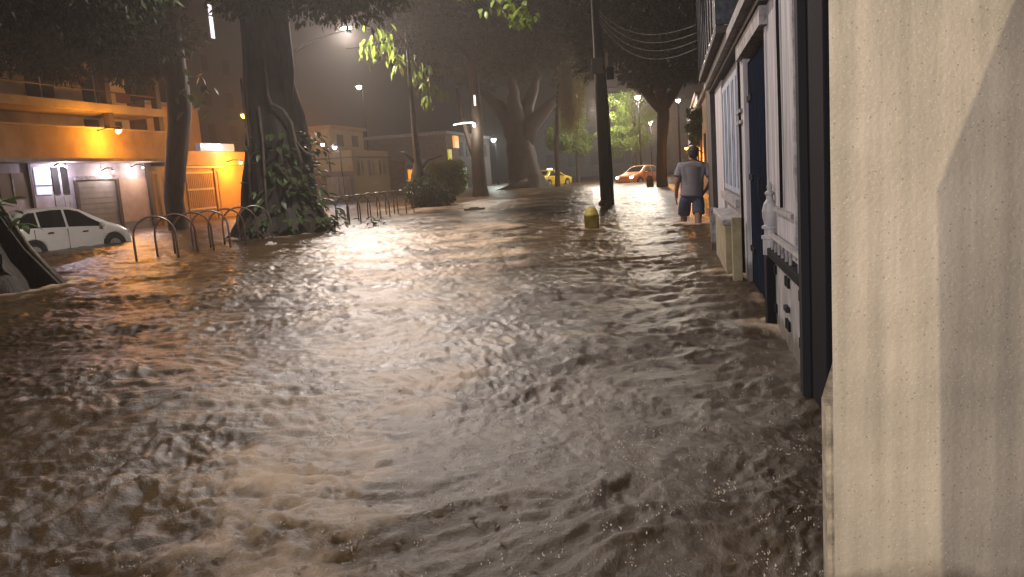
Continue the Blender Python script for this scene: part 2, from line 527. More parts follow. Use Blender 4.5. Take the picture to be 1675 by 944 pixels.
t = thing('wall_pillar', 'cream speckled plaster pillar filling the right edge of the picture', 'pillar', (0.9, 2.2, 0))
wb(MB().prism([(0.362, 2.0), (1.9, 2.0), (1.9, 2.42), (0.47, 2.42), (0.366, 2.012)], 'z', -0.6, 4.6), 'shaft', plaster, t)
wb(MB().prism([(0.350, 2.03), (0.9, 2.03), (0.9, 2.5), (0.455, 2.5), (0.352, 2.10)], 'z', -0.6, 0.72), 'plinth', mat('worn_plinth', (0.33, 0.28, 0.20), 0.7, var=0.5, vscale=14, bump=0.6, bscale=25), t)

t = thing('gate_post', 'broad black metal gate post just left of the cream pillar', 'gate post', (0.75, 4.35, 0))
wb(MB().box(0.70, 1.05, 4.02, 4.62, -0.6, 4.6, bev=0.01), 'post', black_paint, t)
wb(MB().box(0.66, 0.70, 4.50, 4.60, -0.6, 4.6), 'edge_strip', mat('dark_steel', (0.02, 0.02, 0.022), 0.8, 0.1), t)

t = thing('boundary_wall', 'whitewashed boundary wall with metal panels between black post and navy door', 'wall', (0.8, 5.7, 0))
wb(bx(0.78, 1.1, 4.62, 4.99, 0.64, 4.6), 'wall_strip', white_wall, t)
wb(bx(0.90, 1.1, 4.99, 5.12, -0.6, 4.6), 'dark_slot', black_paint, t)
wb(bx(0.76, 1.1, 5.12, 6.78, 0.64, 4.6), 'wall_face', white_wall, t)
wb(bx(0.725, 0.758, 5.14, 5.20, 0.7, 4.6), 'edge_moulding', grey_trim, t)
wb(bx(0.725, 0.758, 5.32, 6.35, 0.93, 0.96), 'ledge', grey_trim, t)
wb(bx(0.69, 1.05, 4.63, 6.42, 0.57, 0.635, bev=0.008), 'rail', black_paint, t)
for y0, y1 in ((4.64, 4.96), (5.03, 5.66), (5.67, 6.38)):
    wb(MB().box(0.745, 0.79, y0, y1, -0.6, 0.565, bev=0.006), 'metal_panel', galv, t)
wb(bx(0.80, 0.86, 4.62, 6.40, -0.6, 0.56), 'panel_backing', black_paint, t)
wb(MB().box(0.68, 0.80, 6.40, 6.56, -0.6, 0.56, bev=0.01), 'post', black_paint, t)
for k in range(9):                                            # low ornamental railing on the black rail
    y = 4.75 + k * 0.19
    if 4.95 < y < 5.15: continue
    wb(MB().tube([(0.715, y, 0.636), (0.715, y, 0.73)], 0.011, 6), 'railing_bar', grey_trim, t)
wb(MB().box(0.70, 0.73, 4.66, 6.40, 0.73, 0.755), 'railing_top', mat('white_paint', (0.40, 0.385, 0.38), 0.5, var=0.2, vscale=8), t)
wb(MB().lathe([(0.058, 0), (0.058, 0.12), (0.068, 0.125), (0.068, 0.15), (0.046, 0.155), (0.046, 0.20), (0.064, 0.205), (0.064, 0.225), (0.044, 0.235),
               (0.056, 0.29), (0.060, 0.34), (0.046, 0.40), (0.026, 0.43), (0.026, 0.46), (0.036, 0.47), (0.036, 0.485), (0.016, 0.50), (0.022, 0.53), (0.010, 0.56), (0.003, 0.565)],
              (0.725, 6.48, 0.575), 18), 'baluster', MATS['white_paint'], t)

for y in (5.08, 5.62, 5.72, 6.32):                            # hinges and bolts of the metal leaves
    for z in (0.14, 0.44):
        wb(MB().box(0.728, 0.7445, y - 0.035, y + 0.035, z, z + 0.07, bev=0.004), 'hinge', black_paint, t)
wb(MB().box(0.715, 0.7445, 5.60, 5.73, 0.27, 0.31, bev=0.006), 'bolt', MATS['dark_steel'], t)
wb(MB().tube([(0.742, 5.95, 4.5), (0.742, 5.95, 2.2), (0.742, 5.92, 1.6), (0.742, 5.92, 0.97)], 0.011, 6), 'cable', black_paint, t, True)

t = thing('row_house', 'old pale row house with tall navy door beside the walking person', 'house', (0.8, 11.0, 0))
wall = wb(bx(0.98, 5.0, 6.86, 15.1, -0.6, 5.2), 'wall', white_wall, t)
wb(bx(0.75, 0.98, 6.78, 6.86, -0.6, 2.35), 'door_jamb', white_wall, t)
wb(bx(0.75, 0.98, 8.82, 9.05, -0.6, 2.35), 'door_jamb', white_wall, t)
door = wb(bx(0.82, 0.976, 6.86, 8.82, -0.6, 2.30), 'door', navy, t)
for k in range(7):
    y = 6.87 + k * 0.279
    wb(bx(0.795, 0.818, y, y + 0.268, -0.6, 2.30), 'board', navy, door)
for z in (0.35, 1.1, 1.9):
    wb(MB().box(0.778, 0.7945, 8.42, 8.80, z, z + 0.06, bev=0.004), 'hinge', black_paint, door)
wb(MB().tube([(0.775, 7.55, 0.95), (0.755, 7.55, 0.97), (0.755, 7.55, 1.13), (0.775, 7.55, 1.15)], 0.012, 6), 'handle', MATS['dark_steel'], door, True)
wb(MB().tube([(0.735, 9.2, 2.5), (0.735, 9.2, 1.2), (0.735, 9.18, 0.2), (0.735, 9.18, -0.5)], 0.014, 6), 'cable', black_paint, t, True)
wb(bx(0.70, 0.98, 6.70, 9.10, 2.355, 2.50), 'lintel', grey_trim, t)
wb(bx(0.60, 0.98, 6.50, 15.1, 2.56, 2.66), 'cornice', mat('cornice_stone', (0.30, 0.285, 0.28), 0.7, var=0.4, vscale=7), t)
wb(bx(0.68, 0.98, 6.55, 15.1, 2.505, 2.555), 'cornice_bed', dark_wall, t)
wb(bx(0.76, 0.98, 6.55, 9.0, 2.665, 5.0), 'parapet', white_wall, t)
wb(bx(0.70, 0.76, 6.9, 7.06, 2.67, 3.6), 'downpipe_bracket', black_paint, t)
wb(bx(0.75, 0.978, 9.05, 9.62, -0.6, 2.50), 'pilaster', white_wall, t)
wb(bx(0.75, 0.978, 12.6, 14.4, -0.6, 2.50), 'pilaster', white_wall, t)
wb(MB().tube([(0.735, 9.34, 2.28), (0.765, 9.34, 2.28)], 0.11, 16), 'medallion', grey_trim, t)
for z in (1.82, 1.70):
    wb(bx(0.725, 0.749, 9.0, 9.66, z, z + 0.035), 'moulding', grey_trim, t)
wb(bx(0.79, 0.979, 9.622, 12.598, -0.6, 2.50), 'wall_face', white_wall, t)
win = wb(bx(0.775, 0.789, 9.72, 12.5, 0.86, 2.40), 'window', mat('window_recess', (0.10, 0.11, 0.13), 0.5), t)
for k in range(4):
    y = 9.74 + k * 0.69
    wb(MB().box(0.752, 0.774, y, y + 0.66, 0.90, 2.36, bev=0.006), 'shutter', pale_blue, win)
    wb(bx(0.742, 0.7515, y + 0.07, y + 0.14, 0.98, 2.28), 'stile', pale_blue, win)
    wb(bx(0.742, 0.7515, y + 0.52, y + 0.59, 0.98, 2.28), 'stile', pale_blue, win)
wb(bx(0.70, 0.788, 9.66, 12.55, 0.76, 0.855), 'window_sill', grey_trim, t)
st = wb(MB().box(0.56, 0.98, 9.45, 11.6, -0.6, 0.58, bev=0.012), 'step_block', ochre_stone, t)
wb(MB().box(0.53, 0.975, 9.40, 11.65, 0.585, 0.65, bev=0.01), 'step_cap', grey_trim, t)
wb(MB().box(0.60, 0.70, 8.9, 9.02, -0.6, 0.70, bev=0.01), 'kerb_post', ochre_stone, t)
wb(MB().box(0.52, 0.60, 12.2, 12.3, -0.6, 0.62), 'kerb_post', grey_trim, t)
# glazed balcony over the pavement, wet dark panes
bal = wb(bx(0.50, 0.97, 9.05, 14.6, 2.665, 2.74), 'balcony', dark_wall, t)
wet_blue = mat('wet_dark_sheet', (0.035, 0.045, 0.062), 0.25, 0.6, var=0.6, vscale=9, bump=0.5, bscale=18)
for k in range(9):
    y = 9.07 + k * 0.61
    wb(MB().box(0.50, 0.53, y, y + 0.585, 2.745, 4.9, bev=0.006), 'panel', wet_blue, bal)
    wb(bx(0.485, 0.535, y + 0.588, y + 0.606, 2.745, 4.9), 'mullion', black_paint, bal)
wb(MB().box(0.50, 0.97, 9.03, 9.062, 2.745, 4.9), 'end_panel', wet_blue, bal)

t = thing('wall_end', 'dark stained wall end standing between the walking person and the row house', 'wall', (0.9, 16.1, 0))
wb(bx(0.70, 4.0, 15.12, 16.9, -0.6, 3.4), 'wall', dark_wall, t)
wb(bx(0.66, 4.0, 15.11, 16.95, 3.405, 3.55), 'coping', grey_trim, t)

# unseen blocker added behind the camera, outline shaped to throw the pillar's shadow
t = thing('pillar_shadow_blocker', 'unseen blocker behind the viewer shaped to cast the slanting shadow on the pillar', 'wall', (1.1, -0.2, 0))
wb(MB().prism([(0.590, -0.6), (1.9, -0.6), (1.9, 3.2), (1.15, 3.2), (0.578, 1.69), (0.592, 1.0)], 'y', -0.34, -0.12), 'wall', plaster, t)

# houses further down the right side
def far_house(label, x, y0, y1, h, m, nwin, lit):
    t = thing('terraced_house', label, 'house', (x, (y0 + y1) / 2, 0), group='houses down the right side')
    wb(bx(x, x + 7, y0, y1, -0.6, h), 'wall', m, t)
    wb(bx(x - 0.12, x + 7.05, y0 - 0.02, y1 - 0.05, h, h + 0.18), 'roof_edge', grey_trim, t)
    w = (y1 - y0) / nwin
    for k in range(nwin):
        y = y0 + (k + 0.5) * w
        o = wb(bx(x - 0.03, x + 0.05, y - 0.6, y + 0.6, 1.0, 2.3), 'window', void, t)
        wb(bx(x - 0.07, x - 0.032, y - 0.68, y + 0.68, 0.9, 0.98), 'window_sill', grey_trim, o)
        wb(bx(x - 0.06, x - 0.032, y - 0.03, y + 0.03, 1.0, 2.3), 'glazing_bar', grey_trim, o)
    wb(bx(x - 0.04, x + 0.05, y0 + 0.3, y0 + 1.3, -0.6, 2.1), 'door', navy, t)
    return t
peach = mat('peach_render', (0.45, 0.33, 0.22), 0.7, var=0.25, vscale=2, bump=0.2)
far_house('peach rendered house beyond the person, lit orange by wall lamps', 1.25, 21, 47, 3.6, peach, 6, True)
far_house('pale rendered house at the far end of the right side', 1.5, 47.5, 78, 5.0, white_wall, 6, False)
# ---------------------------------------------------------------- left-hand houses
pink_wall = mat('pink_white_render', (0.46, 0.40, 0.40), 0.7, var=0.3, vscale=1.5, bump=0.15, tide=0.3)
tan_wall = mat('tan_render', (0.36, 0.25, 0.15), 0.75, var=0.25, vscale=1.2, bump=0.15)
cream_wall = mat('cream_render', (0.48, 0.40, 0.28), 0.75, var=0.2, vscale=1.2)
grey_door = mat('grey_roller_door', (0.22, 0.21, 0.19), 0.6, var=0.2, vscale=2)
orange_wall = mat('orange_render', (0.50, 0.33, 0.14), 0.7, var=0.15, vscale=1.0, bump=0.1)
timber = mat('warm_timber', (0.40, 0.24, 0.09), 0.6, var=0.3, vscale=4, stretch=(4, 4, 0.4))
dark_trim = mat('dark_brown_trim', (0.05, 0.035, 0.03), 0.6)
X = -24.0
t = thing('pink_house', 'two storey house with pinkish ground floor and tan band behind white car', 'house', (X, 28, 0))
wb(bx(X - 9, X, 15, 33.5, -0.6, 2.95), 'wall', pink_wall, t)
wb(bx(X, X + 0.95, 15, 35.3, 2.96, 3.10), 'ledge', mat('pale_ledge', (0.34, 0.30, 0.29), 0.7, var=0.3), t)
wb(bx(X - 8.9, X + 0.05, 15, 35.3, 3.105, 4.38), 'upper_band', tan_wall, t)
wb(bx(X - 0.15, X + 0.12, 15, 35.35, 4.385, 4.46), 'band_coping', cream_wall, t)
wb(bx(X - 8.8, X - 1.9, 15, 35.2, 4.39, 9.0), 'upper_wall', cream_wall, t)
wb(bx(X - 1.88, X + 0.05, 15, 35.3, 5.15, 5.50), 'balcony_slab', cream_wall, t)
wb(bx(X - 1.7, X + 0.10, 15, 35.3, 7.6, 7.9), 'balcony_slab', cream_wall, t)
for y in (19, 24.0, 31.5, 35.0):
    wb(bx(X - 0.32, X - 0.02, y - 0.16, y + 0.16, 4.47, 5.145), 'column', dark_trim, t)
    wb(bx(X - 0.32, X - 0.02, y - 0.16, y + 0.16, 5.505, 7.595), 'column', dark_trim, t)
wb(MB().tube([(X - 0.1, 15, 6.05), (X - 0.1, 35.2, 6.05)], 0.035, 6), 'balcony_rail', dark_trim, t)
for k in range(6):
    y = 16.0 + k * 3.25
    o = wb(bx(X - 1.93, X - 1.86, y, y + 1.5, 5.6, 7.3), 'window', void, t)
    wb(bx(X - 1.87, X - 1.84, y + 0.72, y + 0.78, 5.6, 7.3), 'frame', cream_wall, o)
o = wb(bx(X - 1.91, X - 1.87, 32.1, 33.0, 4.47, 5.05), 'window', void, t)
o = wb(bx(X - 1.91, X - 1.87, 33.6, 34.6, 4.47, 5.05), 'window', void, t)
# cloth on the balcony rail
wb(MB().box(X - 0.06, X + 0.0, 32.0, 32.9, 5.62, 6.07, bev=0.02), 'hung_cloth', mat('maroon_cloth', (0.07, 0.02, 0.018), 0.9), t)
# ground floor openings, each proud of the wall
win_light = mat('lit_window', (0.7, 0.75, 0.9), 0.3, emit=(0.62, 0.68, 1.0), estr=0.75)
o = wb(bx(X - 0.02, X + 0.03, 26.6, 27.35, 1.75, 2.80), 'window', win_light, t)
wb(bx(X + 0.032, X + 0.06, 26.55, 27.40, 2.08, 2.12), 'glazing_bar', dark_trim, o)
for y in (27.48, 27.98):
    wb(bx(X - 0.02, X + 0.04, y, y + 0.34, 1.75, 2.80), 'dark_pane', void, t)
    wb(bx(X - 0.02, X + 0.035, y, y + 0.36, 1.15, 1.68), 'lower_panel', galv, t)
for y in (20.0, 23.2, 24.9):
    o = wb(bx(X - 0.02, X + 0.03, y, y + 1.2, 1.65, 2.6), 'window', mat('dim_window', (0.06, 0.055, 0.05), 0.3), t)
    wb(bx(X + 0.032, X + 0.06, y + 0.57, y + 0.63, 1.65, 2.6), 'glazing_bar', grey_trim, o)
wb(bx(X - 0.02, X + 0.10, 26.28, 26.40, -0.6, 2.95), 'downpipe', dark_trim, t)
gd = wb(bx(X - 0.02, X + 0.03, 28.75, 31.05, -0.6, 2.2), 'garage_door', grey_door, t)
for k in range(10):
    wb(bx(X + 0.032, X + 0.05, 28.77, 31.03, -0.1 + k * 0.228, -0.1 + k * 0.228 + 0.205), 'slat', grey_door, gd)
for y in (28.6, 31.07):
    wb(bx(X - 0.02, X + 0.12, y, y + 0.12, -0.6, 2.25), 'door_post', dark_trim, t)
wb(bx(X - 0.02, X + 0.14, 28.6, 31.2, 2.26, 2.42), 'door_hood', grey_trim, t)
wb(bx(X - 0.02, X + 0.06, 31.3, 33.2, 0.35, 2.25), 'wall_panel', mat('salmon_panel', (0.50, 0.36, 0.28), 0.7, var=0.15), t)
wb(bx(X - 0.02, X + 0.05, 31.3, 33.2, -0.6, 0.33), 'lower_panel', mat('blue_grey_panel', (0.20, 0.20, 0.25), 0.6), t)
wb(bx(X - 0.02, X + 0.16, 33.25, 33.5, -0.6, 2.94), 'downpipe', dark_trim, t)

t = thing('orange_house', 'low garage house glowing orange between slim tree and fig tree', 'house', (X, 38.3, 0))
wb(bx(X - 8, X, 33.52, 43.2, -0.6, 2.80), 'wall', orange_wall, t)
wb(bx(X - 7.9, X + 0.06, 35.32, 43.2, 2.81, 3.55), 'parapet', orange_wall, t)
wb(bx(X - 0.02, X + 0.10, 35.8, 39.9, 2.68, 2.78), 'light_trough', mat('cream_metal', (0.6, 0.5, 0.35), 0.5), t)
gate = wb(bx(X - 0.02, X + 0.03, 36.3, 38.7, -0.6, 2.5), 'gate', timber, t)
for k in range(14):
    y = 36.34 + k * 0.168
    wb(bx(X + 0.032, X + 0.055, y, y + 0.12, -0.6, 2.45), 'slat', timber, gate)
for z in (0.55, 1.55, 2.40):
    wb(bx(X + 0.056, X + 0.085, 36.3, 38.7, z, z + 0.1), 'gate_rail', MATS['cream_metal'], gate)
wb(bx(X - 0.02, X + 0.09, 38.85, 39.05, -0.6, 2.66), 'pilaster', orange_wall, t)
wb(bx(X - 0.02, X + 0.09, 34.05, 34.35, -0.6, 2.7), 'pilaster', timber, t)
wb(bx(X - 0.02, X + 0.05, 34.5, 35.9, -0.6, 2.3), 'door', mat('light_door', (0.52, 0.40, 0.26), 0.6), t)
g2 = wb(bx(X - 0.02, X + 0.03, 39.2, 42.6, -0.6, 2.5), 'roller_door', orange_wall, t)
for k in range(11):
    wb(bx(X + 0.032, X + 0.047, 39.22, 42.58, -0.1 + k * 0.235, 0.11 + k * 0.235), 'slat', orange_wall, g2)
wb(bx(X - 0.02, X + 0.07, 33.55, 36.1, 2.42, 2.55), 'door_hood', timber, t)

t = thing('light_box_sign', 'bluish white lit sign box on the roof edge of the orange house', 'sign', (X + 0.1, 39.4, 3.6))
wb(MB().box(X - 0.25, X + 0.05, 37.9, 41.2, 3.57, 3.98, bev=0.015), 'box', mat('sign_casing', (0.30, 0.33, 0.40), 0.4, emit=(0.55, 0.66, 1.0), estr=0.16), t)
for y in (38.0, 39.6):
    wb(MB().ball((X + 0.09, y, 3.84), 0.11 if y > 39 else 0.07), 'lamp', mat('cool_bulb', (1, 1, 1), 0.4, emit=(0.85, 0.92, 1.0), estr=9), t, True)
lamp_light(t, (0.5, 0.1, 0.25), 60, COOL, 0.15)

t = thing('rear_block', 'narrow orange lit building rising behind the orange house', 'building', (-29, 41, 0))
wb(bx(-33, -28, 39.5, 44.5, -0.6, 6.4), 'wall', orange_wall, t)
wb(bx(-33.1, -27.9, 39.4, 44.6, 6.405, 6.6), 'roof_edge', grey_trim, t)
wb(bx(-28, -27.96, 41.4, 42.4, 4.3, 5.5), 'window', void, t)

# apartment tower far behind with two lit stair windows
t = thing('apartment_tower', 'tall dark apartment tower behind the trees with narrow lit stair windows', 'building', (-46, 70, 0))
wb(bx(-52, -40, 60, 82, -0.6, 23), 'wall', mat('tower_wall', (0.05, 0.046, 0.043), 0.8), t)
wb(bx(-52.2, -39.8, 59.8, 82.2, 23, 23.6), 'roof_edge', dark_wall, t)
slit = mat('lit_slit', (0.9, 0.85, 0.9), 0.4, emit=(1.0, 0.90, 0.95), estr=1.6)
for y in (67.4, 73.4):
    o = wb(bx(-40.02, -39.95, y - 0.28, y + 0.28, 15.1, 17.0), 'window', slit, t)
    wb(bx(-40.02, -39.95, y - 0.26, y + 0.26, 17.15, 18.0), 'window', slit, t)
for k in range(4):
    for j in range(6):
        wb(bx(-40.02, -39.97, 61.2 + j * 3.6, 62.4 + j * 3.6, 3 + k * 3.0, 4.4 + k * 3.0), 'window', void, t)

# houses further along the left side, half lost in the rain
t = thing('ochre_house', 'ochre stepped house with grey garage seen beyond the far bicycle racks', 'house', (-24, 60, 0))
wb(bx(-32, -24, 52, 58, -0.6, 2.3), 'annex', mat('grey_lilac_render', (0.19, 0.185, 0.22), 0.7, var=0.2), t)
wb(bx(-32, -24, 58.02, 66, -0.6, 3.9), 'wall', mat('ochre_render', (0.20, 0.15, 0.07), 0.7, var=0.2), t)
wb(bx(-31, -25.5, 57.6, 64.5, 3.92, 5.6), 'upper_floor', MATS['ochre_render'], t)
wb(bx(-31.2, -25.2, 57.4, 64.7, 5.61, 5.85), 'roof', mat('clay_roof', (0.20, 0.09, 0.05), 0.8), t)
wb(bx(-32, -23.7, 58, 66.1, 3.3, 3.42), 'ledge', dark_trim, t)
for y in (53.0, 55.3):
    wb(bx(-24.02, -23.96, y, y + 1.9, -0.6, 1.9), 'garage_door', galv, t)
for y in (58.8, 61.2, 63.6):
    o = wb(bx(-24.02, -23.96, y, y + 1.3, 1.9, 3.1), 'window', MATS['dim_window'], t)
    wb(bx(-23.958, -23.93, y + 0.62, y + 0.68, 1.9, 3.1), 'glazing_bar', cream_wall, o)
for y in (59, 62):
    wb(bx(-25.52, -25.46, y, y + 1.2, 4.3, 5.2), 'window', void, t)
t = thing('lit_shop', 'small shop with bright orange doorway left of the thin trunk', 'shop', (-22.5, 70, 0))
wb(bx(-30, -22.6, 66.3, 74, -0.6, 3.1), 'wall', mat('brown_render', (0.16, 0.12, 0.09), 0.8, var=0.3), t)
wb(bx(-22.62, -22.55, 66.8, 70.6, -0.2, 2.2), 'lit_doorway', mat('sodium_doorway', (0.8, 0.4, 0.1), 0.6, emit=(1.0, 0.36, 0.03), estr=0.95), t)
wb(bx(-22.7, -22.0, 66.4, 73.8, 2.45, 2.55), 'awning', dark_trim, t)
wb(bx(-22.54, -22.5, 68.6, 68.75, -0.2, 2.2), 'door_post', dark_trim, t)
t = thing('sign_building', 'two storey building with small orange and yellow lit signs beyond the bush', 'building', (-22, 82, 0))
wb(bx(-30, -21.6, 76, 95, -0.6, 5.5), 'wall', MATS['brown_render'], t)
wb(bx(-30.2, -21.4, 75.8, 95.2, 5.51, 5.8), 'roof_edge', grey_trim, t)
wb(bx(-21.6, -21.4, 78.6, 80.2, 4.2, 5.4), 'orange_sign', mat('orange_sign_glow', (0.8, 0.4, 0.1), 0.5, emit=(1.0, 0.42, 0.07), estr=0.85), t)
wb(bx(-21.6, -21.45, 76.4, 77.4, 3.0, 4.0), 'yellow_sign', mat('yellow_sign_glow', (0.8, 0.7, 0.1), 0.5, emit=(0.9, 0.72, 0.05), estr=0.45), t)
for k in range(5):
    wb(bx(-21.62, -21.56, 81 + k * 2.7, 82.4 + k * 2.7, 3.4, 4.8), 'window', void, t)
wb(bx(-21.62, -21.5, 78, 83, -0.6, 2.2), 'shop_window', mat('mint_glow', (0.4, 0.6, 0.4), 0.5, emit=(0.45, 0.62, 0.38), estr=0.28), t)
# far block whose pale colour stands in for glowing fog
t = thing('fog_colour_block', 'block closing the far end of the street, its pale colour standing in for fog', 'building', (-10, 118, 0))
wb(bx(-22, 8, 112, 124, -0.6, 9), 'wall', mat('fog_pale_render', (0.30, 0.30, 0.30), 0.8, var=0.2), t)
wb(bx(-22.2, 8.2, 111.8, 124.2, 9, 9.4), 'roof_edge', grey_trim, t)
for k in range(9):
    for j in range(2):
        wb(bx(-20.5 + k * 3.1, -19.0 + k * 3.1, 111.94, 112.03, 1.6 + j * 3.4, 3.4 + j * 3.4), 'window', mat('fog_pale_pane', (0.20, 0.20, 0.20), 0.6), t)  # panes kept near the wall tone, as if seen through fog
# ---------------------------------------------------------------- trees
bark = mat('wet_bark', (0.040, 0.031, 0.024), 0.7, 0.3, col2=(0.016, 0.013, 0.010), vscale=5, stretch=(2, 2, 0.5), bump=0.8, bscale=9)
bark_pale = mat('pale_bark', (0.13, 0.11, 0.085), 0.7, col2=(0.06, 0.05, 0.04), vscale=6, stretch=(2, 2, 0.5), bump=0.5, bscale=12)
leaf_dark = mat('leaf_dark', (0.034, 0.050, 0.018), 0.6, 0.3, col2=(0.015, 0.025, 0.008), vscale=1.3, transl=0.25)
leaf_mid = mat('leaf_mid', (0.075, 0.115, 0.035), 0.45, 0.5, col2=(0.035, 0.060, 0.018), vscale=1.3, transl=0.3)
leaf_bright = mat('leaf_bright', (0.20, 0.28, 0.04), 0.4, 0.5, col2=(0.11, 0.17, 0.025), vscale=2, transl=0.5)
leaf_yellow = mat('leaf_yellow', (0.22, 0.21, 0.05), 0.5, 0.4, col2=(0.13, 0.13, 0.03), vscale=1.5, transl=0.4)

def leaf_quads(P, D, size, rs, width=0.42):
    n = len(P)
    D = D / np.linalg.norm(D, axis=1, keepdims=True)
    q = rs.normal(size=(n, 3)); S = np.cross(D, q); S /= np.linalg.norm(S, axis=1, keepdims=True) + 1e-9
    N = np.cross(D, S)
    L = size * rs.uniform(0.6, 1.35, (n, 1)); W = L * width
    v = np.stack([P, P + D * L * 0.45 + S * W * 0.5 + N * L * 0.08, P + D * L - N * L * 0.06, P + D * L * 0.45 - S * W * 0.5 + N * L * 0.08], 1)
    return v.reshape(-1, 3), np.arange(n * 4).reshape(-1, 4)

def crown_points(blobs, nclump, nleaf, rs, clump_r=(0.6, 1.3)):
    """blobs: ellipsoids (cx,cy,cz,rx,ry,rz); clumps spread through them, leaves round each clump"""
    vol = np.array([b[3] * b[4] * b[5] for b in blobs]); vol = vol / vol.sum()
    which = rs.choice(len(blobs), nclump, p=vol)
    B = np.array(blobs)[which]
    d = rs.normal(size=(nclump, 3)); d /= np.linalg.norm(d, axis=1, keepdims=True)
    cc = B[:, :3] + d * B[:, 3:] * (rs.rand(nclump, 1) ** 0.45)
    cr = rs.uniform(clump_r[0], clump_r[1], nclump)
    k = rs.choice(nclump, nleaf, p=cr ** 2 / (cr ** 2).sum())
    d = rs.normal(size=(nleaf, 3)); d /= np.linalg.norm(d, axis=1, keepdims=True)
    P = cc[k] + d * cr[k][:, None] * np.array([1, 1, 0.62]) * (rs.rand(nleaf, 1) ** 0.5)
    D = d * 0.8 + rs.normal(size=(nleaf, 3)) * 0.6 + np.array([0, 0, -0.45])
    return P, D, cc

def crown(name, parent, blobs, nclump, nleaf, size, m, seed, clump_r=(0.6, 1.3), width=0.42):
    rs = np.random.RandomState(seed)
    P, D, cc = crown_points(blobs, nclump, nleaf, rs, clump_r)
    v, q = leaf_quads(P, D, size, rs, width)
    o = np_mesh(name, v, q, m, parent)
    o['kind'] = 'stuff'
    o.location = -parent.location
    return o, cc

def wobble(a, b, n, amp, rs, sag=0.0):
    a = np.array(a, float); b = np.array(b, float)
    out = []
    for i in range(n + 1):
        t = i / n
        p = a + (b - a) * t + rs.normal(size=3) * amp * (0 if i in (0, n) else 1)
        p[2] -= sag * 4 * t * (1 - t)
        out.append(tuple(p))
    return out

def trunk_mesh(path, rads, seed, n=18, rough=0.09, flutes=0, flute=0.0):
    """tapered trunk with lumpy section and optional buttress flutes near the foot"""
    rs = np.random.RandomState(seed)
    P = np.array(path, float); rads = np.array(rads, float)
    m = 26
    t = np.linspace(0, len(P) - 1, m)
    xs = np.stack([np.interp(t, np.arange(len(P)), P[:, i]) for i in range(3)], 1); rr = np.interp(t, np.arange(len(P)), rads)
    ph = rs.rand() * 6.28
    A = np.linspace(0, 2 * np.pi, n, endpoint=False)
    mb = MB(); vs = []; fs = []
    r0 = rads[-1]
    for i in range(m):
        fl = max(0.0, (rr[i] - rr[-1]) / max(1e-6, rr[0] - rr[-1]))
        for k, a in enumerate(A):
            r = rr[i] * (1 + rough * (math.sin(3 * a + ph + i * 0.35) * 0.5 + math.sin(5 * a + 2 * ph - i * 0.5) * 0.35 + rs.normal() * 0.25))
            if flutes:
                r *= 1 + flute * fl * math.cos(flutes * a + ph)
            vs.append((xs[i][0] + r * math.cos(a), xs[i][1] + r * math.sin(a), xs[i][2]))
    for i in range(m - 1):
        for k in range(n):
            k2 = (k + 1) % n
            fs.append((i * n + k, i * n + k2, (i + 1) * n + k2, (i + 1) * n + k))
    fs.append(tuple((m - 1) * n + k for k in range(n)))
    return mb.add(vs, fs)

def limbs(parent, trunk, base, targets, r0, rs, name='limb'):
    for tg in targets:
        p = wobble(base, tg, 6, 0.12, rs, sag=-0.25)
        r = [r0 * (1 - 0.75 * i / 6) for i in range(7)]
        wb(MB().tube(p, r, 8), name, trunk, parent, True)

def leaf_mesh(L, W, bend=0.25):
    """one broad leaf: rib down the middle, blades folded, tip hanging"""
    mb = MB(); vs = []; fs = []
    prof = [(0, 0.06), (0.18, 0.75), (0.42, 1.0), (0.7, 0.72), (0.9, 0.3), (1.0, 0.02)]
    for t, w in prof:
        z = -bend * L * t * t
        vs += [(t * L, -w * W / 2, z + 0.12 * w * W), (t * L, 0, z), (t * L, w * W / 2, z + 0.12 * w * W)]
    for i in range(len(prof) - 1):
        fs += [(i * 3, i * 3 + 1, i * 3 + 4, i * 3 + 3), (i * 3 + 1, i * 3 + 2, i * 3 + 5, i * 3 + 4)]
    mb.add(vs, fs)
    return mb

def leaf_parts(parent, spots, L, W, m, rs, name='leaf', world=True):
    """broad leaves one by one; copies share one mesh"""
    first = None
    for (x, y, z, yaw, pitch) in spots:
        if first is None:
            first = leaf_mesh(L, W).build(name, m, parent, True); o = first
        else:
            o = first.copy(); C.objects.link(o)
        off = parent.location if parent.type == 'EMPTY' else Vector((0, 0, 0))
        o.location = Vector((x, y, z)) - off
        o.rotation_euler = (rs.uniform(-0.5, 0.5), pitch, yaw)
        s = rs.uniform(0.65, 1.3); o.scale = (s, s, s)

rs = np.random.RandomState(3)
# near tree at the left edge: black buttressed foot, canopy over the top left corner
t = thing('buttress_tree', 'dark buttressed tree foot at the left edge of the picture', 'tree', (-11.35, 10.9, 0))
tr = wb(trunk_mesh([(-11.35, 10.9, -0.7), (-11.35, 10.9, 0.25), (-11.3, 10.95, 1.2), (-11.25, 11.0, 2.6), (-11.1, 11.2, 6.5)], [1.55, 1.05, 0.46, 0.36, 0.28], 5, n=36, rough=0.10, flutes=5, flute=0.24), 'trunk', bark, t, True)
wb(MB().prism([(0, 0)] * 0 + [(-11.2, -0.7), (-9.62, -0.7), (-9.70, 0.02), (-10.3, 0.66), (-10.72, 1.3), (-10.98, 1.9), (-11.2, 2.0)], 'y', 10.98, 11.16), 'buttress', bark, t)
wb(MB().prism([(-11.2, -0.7), (-10.0, -0.7), (-10.35, 0.35), (-10.85, 1.2), (-11.2, 1.6)], 'y', 10.45, 10.6), 'buttress', bark, t)
wb(MB().tube([(-10.93, 11.07, 1.95), (-10.65, 11.07, 1.32), (-10.27, 11.07, 0.66), (-9.78, 11.07, 0.06)], [0.03, 0.035, 0.04, 0.05], 7), 'root_ridge', bark_pale, t, True)
